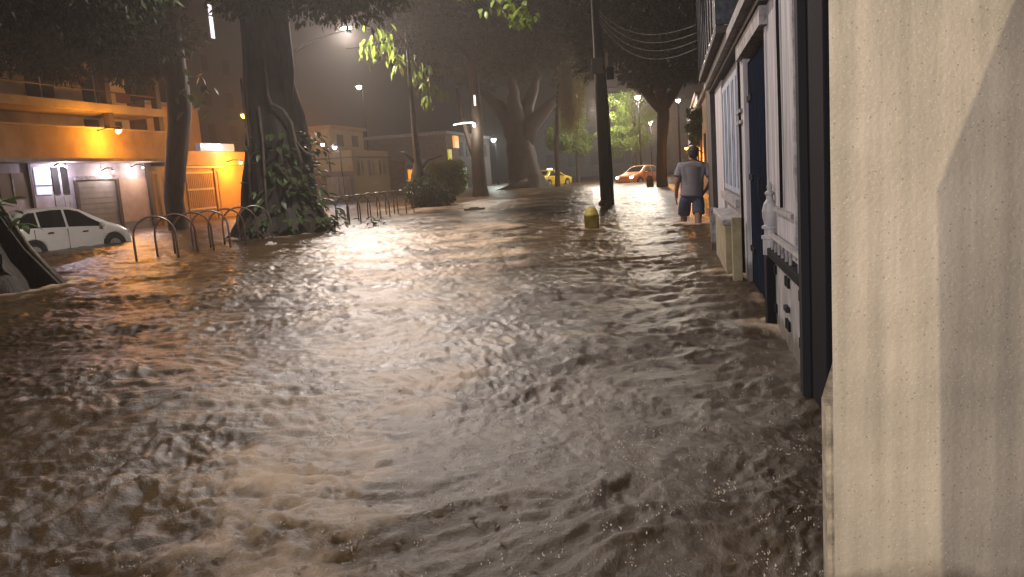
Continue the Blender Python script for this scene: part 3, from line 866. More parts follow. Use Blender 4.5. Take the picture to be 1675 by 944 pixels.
limbs(t, bark, (-11.1, 11.2, 6.3), [(-8.4, 13.4, 7.4), (-12.5, 14.5, 7.6), (-9.6, 9.5, 7.8), (-13.0, 9.4, 8.0)], 0.22, rs)
crown('crown', t, [(-11.6, 13.2, 7.6, 2.5, 3.0, 2.6), (-13.0, 12.6, 6.9, 3.0, 3.0, 2.0), (-9.8, 12.4, 7.6, 1.2, 1.6, 1.5), (-12.0, 15.6, 6.2, 2.4, 2.0, 1.3)], 150, 52000, 0.20, leaf_dark, 11)
sp = [(-10.25 + rs.normal() * 0.15, 10.85 + rs.normal() * 0.12, 1.22 + rs.uniform(-0.2, 0.25), rs.uniform(-2.2, 0.9), rs.uniform(-0.8, 0.5)) for _ in range(16)]
leaf_parts(t, sp, 0.30, 0.14, leaf_mid, rs)

# slim dark tree in front of the houses
t = thing('slim_tree', 'slim dark leaning trunk standing before the orange lit garage', 'tree', (-19.3, 28.2, 0))
wb(trunk_mesh([(-19.2, 28.2, -0.7), (-19.25, 28.2, 1.2), (-18.95, 28.2, 2.6), (-18.5, 28.2, 4.6), (-18.4, 28.2, 8.0)], [0.40, 0.36, 0.40, 0.46, 0.30], 8, rough=0.08), 'trunk', bark, t, True)
limbs(t, bark, (-18.45, 28.2, 5.2), [(-21.5, 27.5, 8.2), (-19.4, 25.8, 8.8), (-20.0, 30.0, 9.0)], 0.2, rs)
crown('crown', t, [(-21.0, 27.4, 9.2, 2.6, 3.4, 3.2), (-22.6, 26.6, 7.4, 2.2, 2.2, 1.5), (-19.7, 28.0, 7.2, 1.4, 1.7, 1.5)], 150, 46000, 0.24, leaf_dark, 12)
sp = [(-17.5 + rs.normal() * 0.35, 27.9 + rs.normal() * 0.3, 5.1 + rs.normal() * 0.4, rs.uniform(-3, 3), rs.uniform(-0.2, 1.0)) for _ in range(22)]
leaf_parts(t, sp, 0.42, 0.20, leaf_mid, rs)

# great fig with climbing plants
t = thing('fig_tree', 'massive fig trunk with vines and climbing leaves between the bicycle racks', 'tree', (-11.1, 21.4, 0))
fig = t
wb(trunk_mesh([(-11.15, 21.4, -0.7), (-11.15, 21.4, 0.15), (-11.1, 21.4, 0.9), (-11.05, 21.4, 2.2), (-11.1, 21.4, 3.6), (-11.2, 21.4, 5.2), (-11.2, 21.4, 8.0)], [1.75, 1.35, 1.02, 0.92, 0.80, 0.55, 0.42], 21, n=40, rough=0.10, flutes=7, flute=0.16), 'trunk', bark, t, True)
wb(MB().tube([(-10.7, 21.2, 2.9), (-10.55, 21.15, 3.7), (-10.42, 21.2, 4.6), (-10.40, 21.2, 6.2)], [0.22, 0.20, 0.19, 0.16], 10), 'stem', bark, t, True)
wb(MB().prism([(-12.0, -0.7), (-13.1, -0.7), (-12.85, 0.02), (-12.4, 0.35), (-12.05, 0.95), (-11.6, 1.4)], 'y', 21.0, 21.25), 'buttress', bark, t)
for pth, r in (([(-10.72, 20.5, 4.9), (-10.70, 20.45, 3.9), (-10.62, 20.42, 3.65), (-10.30, 20.45, 3.45), (-10.12, 20.5, 3.1), (-10.05, 20.5, 2.5), (-9.95, 20.5, 2.0)], 0.045),
               ([(-11.0, 20.42, 3.6), (-10.98, 20.4, 2.7), (-11.05, 20.4, 1.6), (-11.1, 20.35, 0.4)], 0.035),
               ([(-11.5, 20.55, 4.4), (-11.48, 20.5, 2.6), (-11.6, 20.45, 0.8)], 0.03),
               ([(-10.05, 20.5, 2.6), (-9.8, 20.45, 2.3), (-9.5, 20.4, 2.15)], 0.025)):
    wb(MB().tube(pth, r, 7), 'vine', bark_pale, t, True)
limbs(t, bark, (-11.15, 21.4, 6.0), [(-8.0, 22.0, 8.2), (-14.0, 21.0, 8.4), (-10.6, 18.6, 8.6), (-11.4, 24.6, 9.0)], 0.32, rs)
crown('crown', t, [(-9.7, 21.3, 8.6, 2.9, 3.6, 2.5), (-8.2, 21.2, 8.0, 2.6, 2.6, 1.6), (-11.8, 21.2, 8.2, 1.0, 1.8, 1.8), (-10.2, 19.6, 7.2, 1.6, 1.4, 0.9)], 150, 50000, 0.22, leaf_dark, 13)
sp = []
for _ in range(330):
    a = rs.uniform(-1.9, 0.35); z = rs.uniform(0.15, 2.9)
    rr = 0.95 + 0.35 * rs.rand() + (0.35 if z < 0.7 else 0)
    if a < -1.0 and rs.rand() < 0.6: continue
    sp.append((-11.05 + rr * math.cos(a), 21.4 + rr * math.sin(a), z, a + rs.normal() * 0.7, rs.uniform(-0.3, 0.9)))
leaf_parts(t, sp[:290], 0.27, 0.13, leaf_mid, rs, 'climbing_leaf')

# small plants at the fig's foot, standing in the water
for i, (x, y, h, lb) in enumerate([(-9.35, 20.9, 0.5, 'low leafy plant in the water at the right foot of the fig'), (-8.75, 22.3, 0.32, 'smallest leafy plant in front of the far bicycle racks')]):
    t = thing('leafy_plant', lb, 'plant', (x, y, 0), group='plants at the foot of the fig')
    wb(MB().tube([(x, y, -0.5), (x, y, h * 0.6)], 0.02, 6), 'stem', bark, t)
    sp = [(x + rs.normal() * 0.16, y + rs.normal() * 0.16, rs.uniform(0.05, h), rs.uniform(-3.1, 3.1), rs.uniform(-0.7, 0.5)) for _ in range(22)]
    leaf_parts(t, sp, 0.24, 0.10, leaf_mid, rs)

# thin sapling with hanging lit leaves
t = thing('thin_sapling', 'tall thin trunk with drooping pale green leaves right of the far racks', 'tree', (-11.7, 36.0, 0))
wb(trunk_mesh([(-11.65, 36, -0.7), (-11.65, 36, 1.3), (-11.66, 36, 2.2), (-11.7, 36, 4.8), (-11.68, 36, 8.2)], [0.48, 0.42, 0.16, 0.10, 0.055], 31, n=14), 'trunk', bark, t, True)
wb(MB().tube([(-11.6, 36, 1.7), (-11.1, 35.9, 2.2), (-10.4, 35.9, 2.35)], [0.10, 0.07, 0.04], 7), 'limb', bark, t, True)
wb(MB().tube([(-11.7, 36, 2.0), (-12.2, 35.9, 2.6), (-12.4, 35.9, 2.65)], [0.08, 0.06, 0.03], 7), 'limb', bark, t, True)
for bx0, by0, bz0, n in ((-12.2, 35.9, 7.0, 26), (-11.1, 35.9, 6.1, 44), (-10.75, 35.9, 5.4, 30), (-12.9, 34.6, 7.3, 40), (-12.2, 34.4, 7.5, 24)):
    br = wb(MB().tube([(-11.69, 36, bz0 + 0.2), ((bx0 - 11.69) / 2, (by0 + 36) / 2, bz0 + 0.6), (bx0, by0, bz0)], [0.04, 0.03, 0.015], 6), 'branch', bark_pale, t, True)
    rs2 = np.random.RandomState(n)
    sp = [(bx0 + rs2.normal() * 0.28, by0 + rs2.normal() * 0.25, bz0 + rs2.normal() * 0.30, rs2.uniform(-3.1, 3.1), rs2.uniform(0.5, 1.4)) for _ in range(n)]
    leaf_parts(br, sp, 0.42, 0.15, leaf_bright, rs2)
crown('undergrowth', t, [(-11.3, 35.9, 0.8, 0.9, 0.6, 0.9), (-10.9, 36.0, 0.3, 0.7, 0.6, 0.4)], 22, 3600, 0.17, leaf_mid, 14, (0.25, 0.5))

# forked tree
t = thing('forked_tree', 'grey forked trunk with small lamps in the middle distance', 'tree', (-11.6, 47.7, 0))
wb(trunk_mesh([(-11.6, 47.7, -0.7), (-11.6, 47.7, 0.6), (-11.6, 47.7, 2.4), (-11.5, 47.7, 5.0), (-11.5, 47.7, 8.5)], [0.58, 0.46, 0.40, 0.34, 0.28], 41, n=16), 'trunk', bark, t, True)
wb(MB().tube([(-11.65, 47.7, 1.9), (-12.0, 47.7, 3.0), (-12.35, 47.7, 4.6), (-12.6, 47.7, 6.6)], [0.22, 0.18, 0.14, 0.10], 9), 'limb', bark, t, True)
limbs(t, bark, (-11.5, 47.7, 8.2), [(-14.8, 47.5, 10.5), (-8.6, 47.5, 10.5), (-11.4, 50.2, 11)], 0.22, rs)
crown('crown', t, [(-11.5, 47.7, 11.0, 5.6, 5.0, 3.6), (-14.2, 47.0, 8.8, 2.6, 2.6, 1.6), (-9.2, 46.6, 9.0, 2.8, 2.6, 1.8)], 120, 30000, 0.32, leaf_dark, 15)
t = thing('leafy_bush', 'pale green bush in front of the forked trunk', 'bush', (-11.9, 41, 0))
wb(MB().tube([(-11.9, 41, -0.6), (-11.9, 41, 1.2)], [0.09, 0.04], 7), 'stem', bark, t)
crown('foliage', t, [(-12.1, 41, 1.0, 1.3, 0.9, 1.1), (-11.3, 41, 1.5, 0.7, 0.7, 0.9), (-12.4, 41, 1.9, 0.6, 0.6, 0.6)], 60, 9000, 0.16, leaf_bright, 16, (0.2, 0.5))

# great central tree with open V of limbs
t = thing('spreading_tree', 'thick trunk with spreading V limbs left of the yellow taxi', 'tree', (-11.7, 63.9, 0))
wb(trunk_mesh([(-11.5, 63.9, -0.7), (-11.55, 63.9, 0.3), (-11.8, 63.9, 1.5), (-11.95, 63.9, 3.4), (-11.9, 63.9, 5.4)], [2.0, 1.55, 1.22, 1.08, 0.80], 51, n=26, flutes=6, flute=0.1), 'trunk', bark, t, True)
for tg in ((-14.8, 63.9, 8.2), (-8.2, 63.9, 7.2), (-12.2, 63, 9), (-10.4, 65, 9)):
    wb(MB().tube(wobble((-11.92, 63.9, 3.6), tg, 7, 0.10, rs, sag=-0.35), [0.95, 0.86, 0.74, 0.62, 0.52, 0.43, 0.34, 0.26], 12), 'limb', bark, t, True)
crown('crown', t, [(-11.8, 63.9, 12.5, 8.5, 6, 5.0), (-16.5, 63, 10.5, 4, 4, 2.4), (-7.2, 63, 10.2, 3.6, 4, 2.6)], 160, 36000, 0.42, leaf_dark, 17)
wb(MB().tube([(-11.3, 62.4, 0.5), (-12.4, 61.9, 0.25), (-13.8, 61.6, -0.1)], [0.35, 0.22, 0.12], 9), 'root', bark, t, True)

# hanging yellow-green strands lit from behind
t = thing('willow_tree', 'tree with a hanging curtain of yellow green strands left of the utility pole', 'tree', (-8.0, 59.5, 0))
wb(trunk_mesh([(-8.7, 60.8, -0.7), (-8.6, 60.8, 3), (-8.1, 60, 7), (-7.6, 59, 10)], [0.22, 0.18, 0.14, 0.1], 61, n=10), 'trunk', bark, t, True)
rs3 = np.random.RandomState(61)
PP = []; DD = []
for k in range(95):
    x0 = -6.9 + rs3.normal() * 0.38; y0 = 58 + rs3.normal() * 0.6; top = rs3.uniform(7.2, 9.0); ln = rs3.uniform(1.8, 4.0)
    m_ = 46
    zz = top - ln * rs3.rand(m_)
    PP.append(np.stack([x0 + 0.06 * rs3.normal(size=m_), y0 + 0.06 * rs3.normal(size=m_), zz], 1)); DD.append(np.array([0, 0, -1.0]) + 0.35 * rs3.normal(size=(m_, 3)))
v, q = leaf_quads(np.concatenate(PP), np.concatenate(DD), 0.34, rs3, 0.22)
o = np_mesh('hanging_strands', v, q, leaf_yellow, t); o.location = -t.location; o['kind'] = 'stuff'
crown('crown', t, [(-7.4, 59, 10.4, 2.6, 2.6, 1.6)], 30, 5000, 0.34, leaf_dark, 18)
t = thing('garden_tree', 'small bright green round tree behind the yellow taxi', 'tree', (-8.6, 74, 0))
wb(trunk_mesh([(-8.6, 74, -0.7), (-8.6, 74, 2.5), (-8.5, 74, 4.5)], [0.2, 0.16, 0.1], 62, n=9), 'trunk', bark, t, True)
crown('crown', t, [(-9.4, 74, 4.6, 2.0, 1.8, 1.7), (-8.2, 74, 3.6, 1.4, 1.4, 1.1)], 46, 7000, 0.28, leaf_bright, 19, (0.3, 0.7))
t = thing('lamp_lit_tree', 'light green tree lit by the street lamp beside the right trunk', 'tree', (-3.2, 70, 0))
wb(trunk_mesh([(-3.2, 70, -0.7), (-3.2, 70, 3), (-3.1, 70, 6)], [0.25, 0.2, 0.12], 63, n=9), 'trunk', bark, t, True)
crown('crown', t, [(-3.2, 70, 5.6, 2.6, 2.2, 2.4), (-4.8, 71, 3.6, 1.8, 1.8, 1.6), (-2.6, 69, 3.2, 1.6, 1.6, 1.2)], 80, 12000, 0.26, leaf_bright, 20, (0.3, 0.8))

# right-hand tree by the pavement edge
t = thing('pavement_tree', 'dark slender tree with heavy black crown ahead of the walking person', 'tree', (-0.6, 44.3, 0))
wb(trunk_mesh([(-0.62, 44.3, -0.7), (-0.62, 44.3, 0.5), (-0.55, 44.3, 2.2), (-0.40, 44.3, 3.8), (-0.5, 44.3, 5.0)], [0.36, 0.29, 0.26, 0.33, 0.34], 71, n=14), 'trunk', bark, t, True)
for tg in ((-2.6, 44.3, 6.6), (1.4, 44.6, 6.4), (-0.4, 42.5, 7.5), (-0.8, 46.5, 7.5)):
    wb(MB().tube(wobble((-0.45, 44.3, 4.2), tg, 5, 0.1, rs), [0.36, 0.3, 0.25, 0.2, 0.16, 0.12], 9), 'limb', bark, t, True)
crown('crown', t, [(-0.4, 43.5, 9.6, 5.4, 5, 4.2), (1.6, 42, 6.6, 2.8, 3, 1.8), (-2.6, 44, 7.4, 2.2, 3, 1.9)], 150, 42000, 0.30, leaf_dark, 22)
# garden tree behind the right wall, its crown hangs over the pavement
t = thing('overhanging_tree', 'black crown of a garden tree hanging over the wall above the person', 'tree', (3.2, 24, 0))
wb(trunk_mesh([(3.2, 24, -0.7), (3.1, 24, 3.5), (2.6, 24, 6.5)], [0.4, 0.32, 0.2], 81, n=12), 'trunk', bark, t, True)
limbs(t, bark, (2.7, 24, 6.0), [(0.4, 25, 7.4), (2.6, 27.5, 7.8), (4.5, 22, 8)], 0.16, rs)
crown('crown', t, [(1.6, 25, 7.6, 3.0, 4.4, 2.6), (0.4, 27.5, 7.4, 1.9, 3.0, 1.9), (3.4, 22, 6.0, 1.8, 2.4, 1.8)], 110, 30000, 0.22, leaf_dark, 23)
t = thing('wall_creeper', 'orange lit leafy shrub spilling over the far right wall', 'shrub', (1.3, 35, 2.2))
wb(MB().tube([(1.6, 35, -0.5), (1.45, 35, 2.6)], [0.06, 0.03], 6), 'stem', bark, t)
crown('foliage', t, [(1.15, 35, 3.0, 0.55, 1.8, 0.7), (1.0, 37, 2.5, 0.35, 1.0, 0.5)], 30, 4200, 0.16, leaf_mid, 24, (0.2, 0.4))

# leafy branch high over the street, caught by the lamp
br = wb(MB().tube([(-8.0, 22.0, 8.2), (-6.6, 20.6, 8.3), (-5.2, 18.8, 7.4), (-4.5, 17.9, 6.2), (-3.9, 17.6, 5.3), (-3.2, 17.5, 4.7), (-2.86, 17.5, 4.35)], [0.09, 0.08, 0.065, 0.05, 0.035, 0.02, 0.01], 7), 'branch', bark_pale, fig, True)
br['label'] = 'bright green leafy branch hanging into the top centre under the lamp'
rs4 = np.random.RandomState(9)
sp = []
for k in range(170):
    u = rs4.rand() ** 0.8
    c = (-4.2 + 1.34 * u, 17.7 - 0.2 * u, 5.45 - 1.05 * u)
    w = 0.34 * (1 - u) + 0.10
    sp.append((c[0] + rs4.normal() * w, c[1] + rs4.normal() * w, c[2] + abs(rs4.normal()) * w * 0.7, rs4.uniform(-3.1, 3.1), rs4.uniform(0.2, 1.2)))
leaf_parts(br, sp, 0.17, 0.10, leaf_bright, rs4)
# ---------------------------------------------------------------- street furniture
steel = mat('wet_steel', (0.22, 0.19, 0.17), 0.35, 0.5, metal=0.7, var=0.4, vscale=6)
rust = mat('rusty_brown_steel', (0.11, 0.065, 0.045), 0.5, 0.5, metal=0.3, var=0.4, vscale=8)
def rack(label, group, x, y, m, ang, w=0.84, h=0.95):
    t = thing('bike_rack', label, 'bike rack', (x, y, 0), ang, group)
    pts = [(-w / 2, 0, -0.6), (-w / 2, 0, h - w / 2)]
    for k in range(1, 12):
        a = math.pi - math.pi * k / 12
        pts.append((w / 2 * math.cos(a), 0, h - w / 2 + w / 2 * math.sin(a)))
    pts += [(w / 2, 0, h - w / 2), (w / 2, 0, -0.6)]
    MB().tube(pts, 0.023, 8).build('arch', m, t, True)
    for s in (-1, 1):
        MB().lathe([(0.075, -0.6), (0.075, -0.58), (0.04, -0.57)], (s * w / 2, 0, 0), 10).build('base_plate', m, t)
    return t
ordn = ['first', 'second', 'third', 'fourth', 'fifth', 'sixth', 'seventh', 'eighth', 'ninth']
for k in range(7):
    lb = {0: 'steel bike rack hoop nearest the white car, leftmost of the near row', 6: 'steel bike rack hoop against the fig root, rightmost of the near row'}.get(k, 'steel bike rack hoop, %s from the left in the near row' % ordn[k])
    rack(lb, 'near row of bike racks', -10.98 + 0.02 * math.sin(k * 2.1), 15.25 + 0.70 * k, rust if k % 3 else steel, R(36) + 0.05 * math.sin(k * 3.3))
for k in range(9):
    lb = {0: 'bike rack hoop next to the fig, leftmost of the far row', 8: 'bike rack hoop by the thin sapling, rightmost of the far row'}.get(k, 'small bike rack hoop, %s from the left in the far row' % ordn[k])
    rack(lb, 'far row of bike racks', -10.75, 23.3 + 0.95 * k, steel, R(30) + 0.04 * math.sin(k * 2.3), 0.8, 0.95)

def bollard(label, x, y, s):
    t = thing('bollard', label, 'bollard', (x, y, 0), group='bollards on the pavement edge')
    wb(MB().lathe([(0.155 * s, -0.5), (0.155 * s, 0.30 * s), (0.165 * s, 0.31 * s), (0.165 * s, 0.35 * s), (0.145 * s, 0.37 * s), (0.13 * s, 0.43 * s), (0.09 * s, 0.485 * s), (0.03 * s, 0.51 * s)], (x, y, 0), 18), 'post', mat('yellow_paint', (0.30, 0.23, 0.03), 0.55, col2=(0.17, 0.13, 0.03), vscale=7, bump=0.2), t, True)
    wb(MB().lathe([(0.185 * s, -0.5), (0.185 * s, 0.03), (0.16 * s, 0.05)], (x, y, 0), 18), 'foot', mat('wet_concrete', (0.05, 0.045, 0.04), 0.8, var=0.3), t, True)
bollard('yellow domed bollard standing in the middle of the flood', -1.75, 17.05, 1.0)
bollard('small dim bollard beside the right tree trunk', -1.3, 45.6, 1.3)

t = thing('utility_pole', 'dark utility pole with junction boxes and sagging wires', 'utility pole', (-2.26, 27.2, 0))
wood = mat('dark_pole', (0.035, 0.030, 0.028), 0.6, var=0.4, vscale=6, stretch=(3, 3, 0.3))
wb(MB().tube([(-2.26, 27.2, -0.7), (-2.27, 27.2, 4.5), (-2.27, 27.2, 9.6)], [0.20, 0.165, 0.14], 12), 'pole', wood, t, True)
wb(MB().lathe([(0.28, -0.6), (0.27, 0.12), (0.205, 0.2)], (-2.26, 27.2, 0), 12), 'collar', wood, t, True)
wb(MB().tube([(-2.02, 27.0, -0.7), (-2.05, 27.0, 3.2), (-2.12, 27.05, 4.6)], 0.055, 8), 'conduit', black_paint, t, True)
wb(MB().box(-2.48, -2.12, 26.8, 27.0, 4.35, 4.85, bev=0.02), 'junction_box', mat('grey_box', (0.16, 0.16, 0.16), 0.5), t)
wb(MB().box(-2.02, -1.78, 26.9, 27.15, 4.15, 4.55, bev=0.02), 'junction_box', black_paint, t)
wb(MB().tube([(-2.0, 26.95, 4.5), (-1.98, 26.9, 5.0)], 0.05, 8), 'insulator', mat('porcelain', (0.7, 0.68, 0.62), 0.2), t, True)
wb(MB().tube([(-2.55, 26.95, 4.42), (-2.85, 26.9, 4.36)], 0.05, 8), 'insulator', MATS['porcelain'], t, True)
wb(MB().tube([(-2.95, 26.9, 4.46), (-2.6, 26.9, 4.6)], 0.035, 6), 'bracket', black_paint, t)
bulb_white = mat('white_bulb', (1, 1, 1), 0.4, emit=(1.0, 0.92, 0.84), estr=14)
bulb_sodium = mat('sodium_bulb', (1, 0.7, 0.3), 0.4, emit=(1.0, 0.50, 0.12), estr=11)
mat('grey_lamp_housing', (0.25, 0.25, 0.25), 0.5)
# street lamp hung over the carriageway on a span wire from the fig to the row house
LB = Vector((-5.4, 15.2, 8.6))
t = thing('span_lamp', 'street lamp hung on a span wire over the flooded street above the picture', 'street lamp', LB)
ends = (Vector((-11.1, 20.6, 9.3)), LB + Vector((0, 0, 0.12)), Vector((1.0, 10.5, 5.3)))
wb(MB().tube([ends[0].lerp(ends[1], k / 6) for k in range(7)] + [ends[1].lerp(ends[2], k / 6) for k in range(1, 7)], 0.012, 6), 'span_wire', mat('wire', (0.05, 0.05, 0.05), 0.6, 0.2), t, True)
hd = wb(MB().lathe([(0.30, 0.0), (0.27, 0.08), (0.12, 0.16), (0.06, 0.22), (0.02, 0.24)], LB - Vector((0, 0, 0.12)), 18), 'lamp_head', MATS['grey_lamp_housing'], t, True)
wb(MB().ball(LB - Vector((0, 0, 0.13)), (0.24, 0.24, 0.08), 16, 8), 'diffuser', bulb_white, hd, True)
lamp_light(t, (0, 0, -0.3), 4700, (1.0, 0.87, 0.80), 0.14, spot=150, aim=(-0.16, -0.36, -1.0)).data.spot_blend = 0.45

t = thing('street_lamp', 'street lamp on a curved arm glowing behind the fig crown', 'street lamp', (-18.6, 36, 0))
wb(MB().tube([(-18.6, 36, -0.7), (-18.6, 36, 6.6), (-18.5, 36, 6.95)], [0.11, 0.08, 0.07], 10), 'pole', steel, t, True)
wb(MB().tube([(-18.5, 36, 6.95), (-17.8, 36, 7.5), (-16.4, 36, 8.05), (-14.2, 36, 8.5)], [0.06, 0.05, 0.045, 0.045], 8), 'lamp_arm', black_paint, t, True)
hd = wb(MB().box(-15.0, -14.1, 35.8, 36.2, 8.5, 8.66, bev=0.04), 'lamp_head', MATS['grey_lamp_housing'], t)
wb(MB().ball((-14.55, 36, 8.48), (0.30, 0.18, 0.08), 14, 8), 'diffuser', bulb_white, hd, True)
lamp_light(t, Vector((-14.55, 35.9, 8.25)) - t.location, 5200, PINKW, 0.14, spot=140, aim=(0.5, -0.85, -0.9))

def small_lamp(name, label, x, y, z, power, col, m, r=0.10, wallx=None, group=None, pole=False, cat='lamp'):
    t = thing(name, label, cat, (x, y, 0 if pole else z), group=group)
    if pole:
        wb(MB().tube([(x, y + 0.9, -0.7), (x, y + 0.9, z - 0.3), (x, y + 0.7, z + 0.15), (x, y, z + 0.2)], [0.07, 0.05, 0.04, 0.035], 8), 'pole', black_paint, t, True)
    elif wallx is not None:
        wb(MB().tube([(wallx, y, z + 0.06), ((x + wallx) / 2, y, z + 0.16), (x, y, z + 0.12)], 0.025, 6), 'bracket', black_paint, t, True)
    hd = wb(MB().lathe([(r * 1.5, 0.0), (r * 1.2, r * 0.9), (r * 0.4, r * 1.4)], (x, y, z + r * 0.25), 12), 'shade', MATS['grey_lamp_housing'], t, True)
    wb(MB().ball((x, y, z), r, 12, 8), 'bulb', m, hd, True)
    lamp_light(t, Vector((x, y, z - r - 0.06)) - t.location, power, col, r if r > 0.04 else 0.010)
    return t
small_lamp('wall_lamp', 'orange lamp in front of the tan upper band of the pink house', -22.95, 30.4, 4.25, 560, SODIUM, bulb_sodium, 0.12, X)
small_lamp('wall_lamp', 'orange lamp under the eaves of the low orange house', -23.1, 40.2, 2.92, 420, SODIUM, bulb_sodium, 0.10, X)
small_lamp('wall_lamp', 'small pale lamp over the grey garage door', -23.45, 30.35, 2.58, 75, (1.0, 0.80, 0.78), bulb_white, 0.05, X)
small_lamp('wall_lamp', 'cool lamp lighting the pink wall by the lit window', -23.45, 27.7, 2.80, 120, (0.85, 0.78, 1.0), bulb_white, 0.05, X)
small_lamp('wall_lamp', 'small pale lamp over the salmon wall panel', -23.4, 32.3, 2.72, 70, (1.0, 0.82, 0.78), bulb_white, 0.045, X)
small_lamp('street_lamp', 'orange street lamp seen above the orange house roof', -30.9, 55, 6.9, 600, SODIUM, bulb_sodium, 0.22, pole=True, cat='street lamp')
small_lamp('yard_lamp', 'left of two white lamps beside the fig leaves', -24.6, 54.3, 4.3, 120, WHITE, bulb_white, 0.14, pole=True)
small_lamp('yard_lamp', 'right of two white lamps beside the fig leaves', -24.0, 55, 4.05, 160, COOL, bulb_white, 0.16, pole=True)
small_lamp('street_lamp', 'distant street lamp high in the mist above the racks', -29.6, 75, 10.6, 500, WHITE, bulb_white, 0.26, pole=True, cat='street lamp')
small_lamp('street_lamp', 'white street lamp at the edge of the black right crown', -2.4, 62, 6.3, 2200, WHITE, bulb_white, 0.20, pole=True, cat='street lamp')
small_lamp('street_lamp', 'white lamp left of the right tree trunk', -1.9, 75, 5.0, 1500, WHITE, bulb_white, 0.22, pole=True, cat='street lamp')
small_lamp('street_lamp', 'cool white lamp right of the right tree fork', 0.45, 50, 4.95, 160, COOL, bulb_white, 0.13, pole=True, cat='street lamp')
small_lamp('street_lamp', 'pale lamp between the forked trunk and the thick trunk', -19.9, 90, 5.2, 900, (0.85, 1.0, 0.95), bulb_white, 0.28, pole=True, cat='street lamp')
small_lamp('street_lamp', 'low far lamp at the left side of the thick trunk', -18.4, 96, 3.3, 500, COOL, bulb_white, 0.24, pole=True, cat='street lamp')
small_lamp('street_lamp', 'white lamp behind the utility pole', -5.8, 68.5, 6.5, 3000, WHITE, bulb_white, 0.24, pole=True, cat='street lamp')
for i, (x, y, z, lb) in enumerate([(0.72, 43, 1.98, 'leftmost of three orange wall lamps beyond the person'), (0.85, 39, 1.80, 'middle of three orange wall lamps beyond the person'), (0.92, 34.5, 1.55, 'rightmost of three orange wall lamps beyond the person')]):
    small_lamp('wall_lantern', lb, x, y, z, 75, SODIUM, bulb_sodium, 0.085, 1.25, 'orange wall lamps')
small_lamp('wall_lantern', 'warm lantern on the wall behind the viewer', 0.55, -4.0, 2.6, 560, (1.0, 0.84, 0.62), mat('warm_bulb', (1, 0.9, 0.8), 0.4, emit=(1, 0.85, 0.62), estr=10), 0.03, 0.75)

small_lamp('street_lamp', 'unseen sodium lamp added behind the right tree trunk to light the orange car', -0.72, 53, 4.3, 800, SODIUM, bulb_sodium, 0.14, pole=True, cat='street lamp')  # added lamp, brightens the orange car, trunk back and haze
small_lamp('street_lamp', 'sodium lamp added out of sight behind the fig trunk to light the orange house', -20.2, 40.2, 4.3, 1500, SODIUM, bulb_sodium, 0.16, pole=True, cat='street lamp')  # added lamp, gives the orange house front its even glow
# unseen floodlight added behind the viewer to brighten the wall and pillar
t = thing('added_fill_light', 'unseen floodlight added on a low post behind the viewer to light the wall', 'street lamp', (-6.5, -5.2, 0))
wb(MB().tube([(-6.5, -5.3, -0.7), (-6.5, -5.3, 3.4)], [0.07, 0.05], 10), 'pole', steel, t, True)
hd = wb(MB().box(-6.72, -6.28, -5.4, -5.1, 3.2, 3.46, bev=0.03), 'lamp_head', MATS['grey_lamp_housing'], t)
wb(MB().box(-6.68, -6.32, -5.098, -5.08, 3.23, 3.43), 'diffuser', bulb_white, hd)
lamp_light(t, Vector((-6.45, -4.95, 3.3)) - t.location, 4000, (0.98, 0.90, 0.90), 0.12, spot=66, aim=(7.4, 9.6, -1.5))

# lamps strapped to the forked tree
t = thing('tube_light', 'upright white tube light on the forked trunk', 'lamp', (-11.45, 47.2, 5.4))
wb(MB().box(-11.5, -11.34, 47.26, 47.34, 5.42, 6.08), 'housing', MATS['grey_lamp_housing'], t)
wb(MB().tube([(-11.42, 47.2, 5.46), (-11.41, 47.2, 6.04)], 0.05, 8), 'tube', mat('dim_tube', (1, 1, 1), 0.4, emit=(1, 0.95, 0.85), estr=1.8), t)
t = thing('arm_light', 'level lamp arm with a bright end left of the forked trunk', 'lamp', (-12.2, 47.2, 4.3))
wb(MB().tube([(-12.85, 47.2, 4.42), (-12.2, 47.2, 4.48), (-11.62, 47.2, 4.46)], 0.045, 8), 'tube', MATS['dim_tube'], t)
wb(MB().ball((-11.56, 47.2, 4.32), (0.09, 0.09, 0.15)), 'bulb', mat('arm_bulb', (1, 1, 1), 0.4, emit=(1, 0.95, 0.88), estr=5), t, True)
lamp_light(t, (0.64, -0.5, -0.3), 260, WHITE, 0.12)

# overhead wires
wire_m = mat('wire', (0.05, 0.05, 0.05), 0.6, 0.2)
def wire(label, a, b, sag, r=0.009):
    pts = []
    for i in range(17):
        s = i / 16
        pts.append((a[0] + (b[0] - a[0]) * s, a[1] + (b[1] - a[1]) * s, a[2] + (b[2] - a[2]) * s - sag * 4 * s * (1 - s)))
    tag(MB().tube(pts, r, 6).build('overhead_wire', wire_m, None, True), label, 'wire', 'overhead wires')
for k in range(4):
    wire('%s of the four wires sagging from the pole to the row house' % ['highest', 'second highest', 'third highest', 'lowest'][k], (-2.2, 27.1, 6.4 - 0.12 * k), (0.6, 14.9, 3.72 - 0.13 * k), 0.45 + 0.06 * k)
wire('upper wire crossing to the right tree from the pole', (-2.2, 27.2, 3.95), (-0.2, 44.0, 6.2), 0.3)
wire('lower wire crossing to the right tree from the pole', (-2.2, 27.2, 3.80), (-0.2, 44.0, 6.0), 0.35)
wire('pale wire crossing the mist at the top centre', (-11.0, 27.0, 6.0), (-2.3, 26.9, 8.0), 0.5)

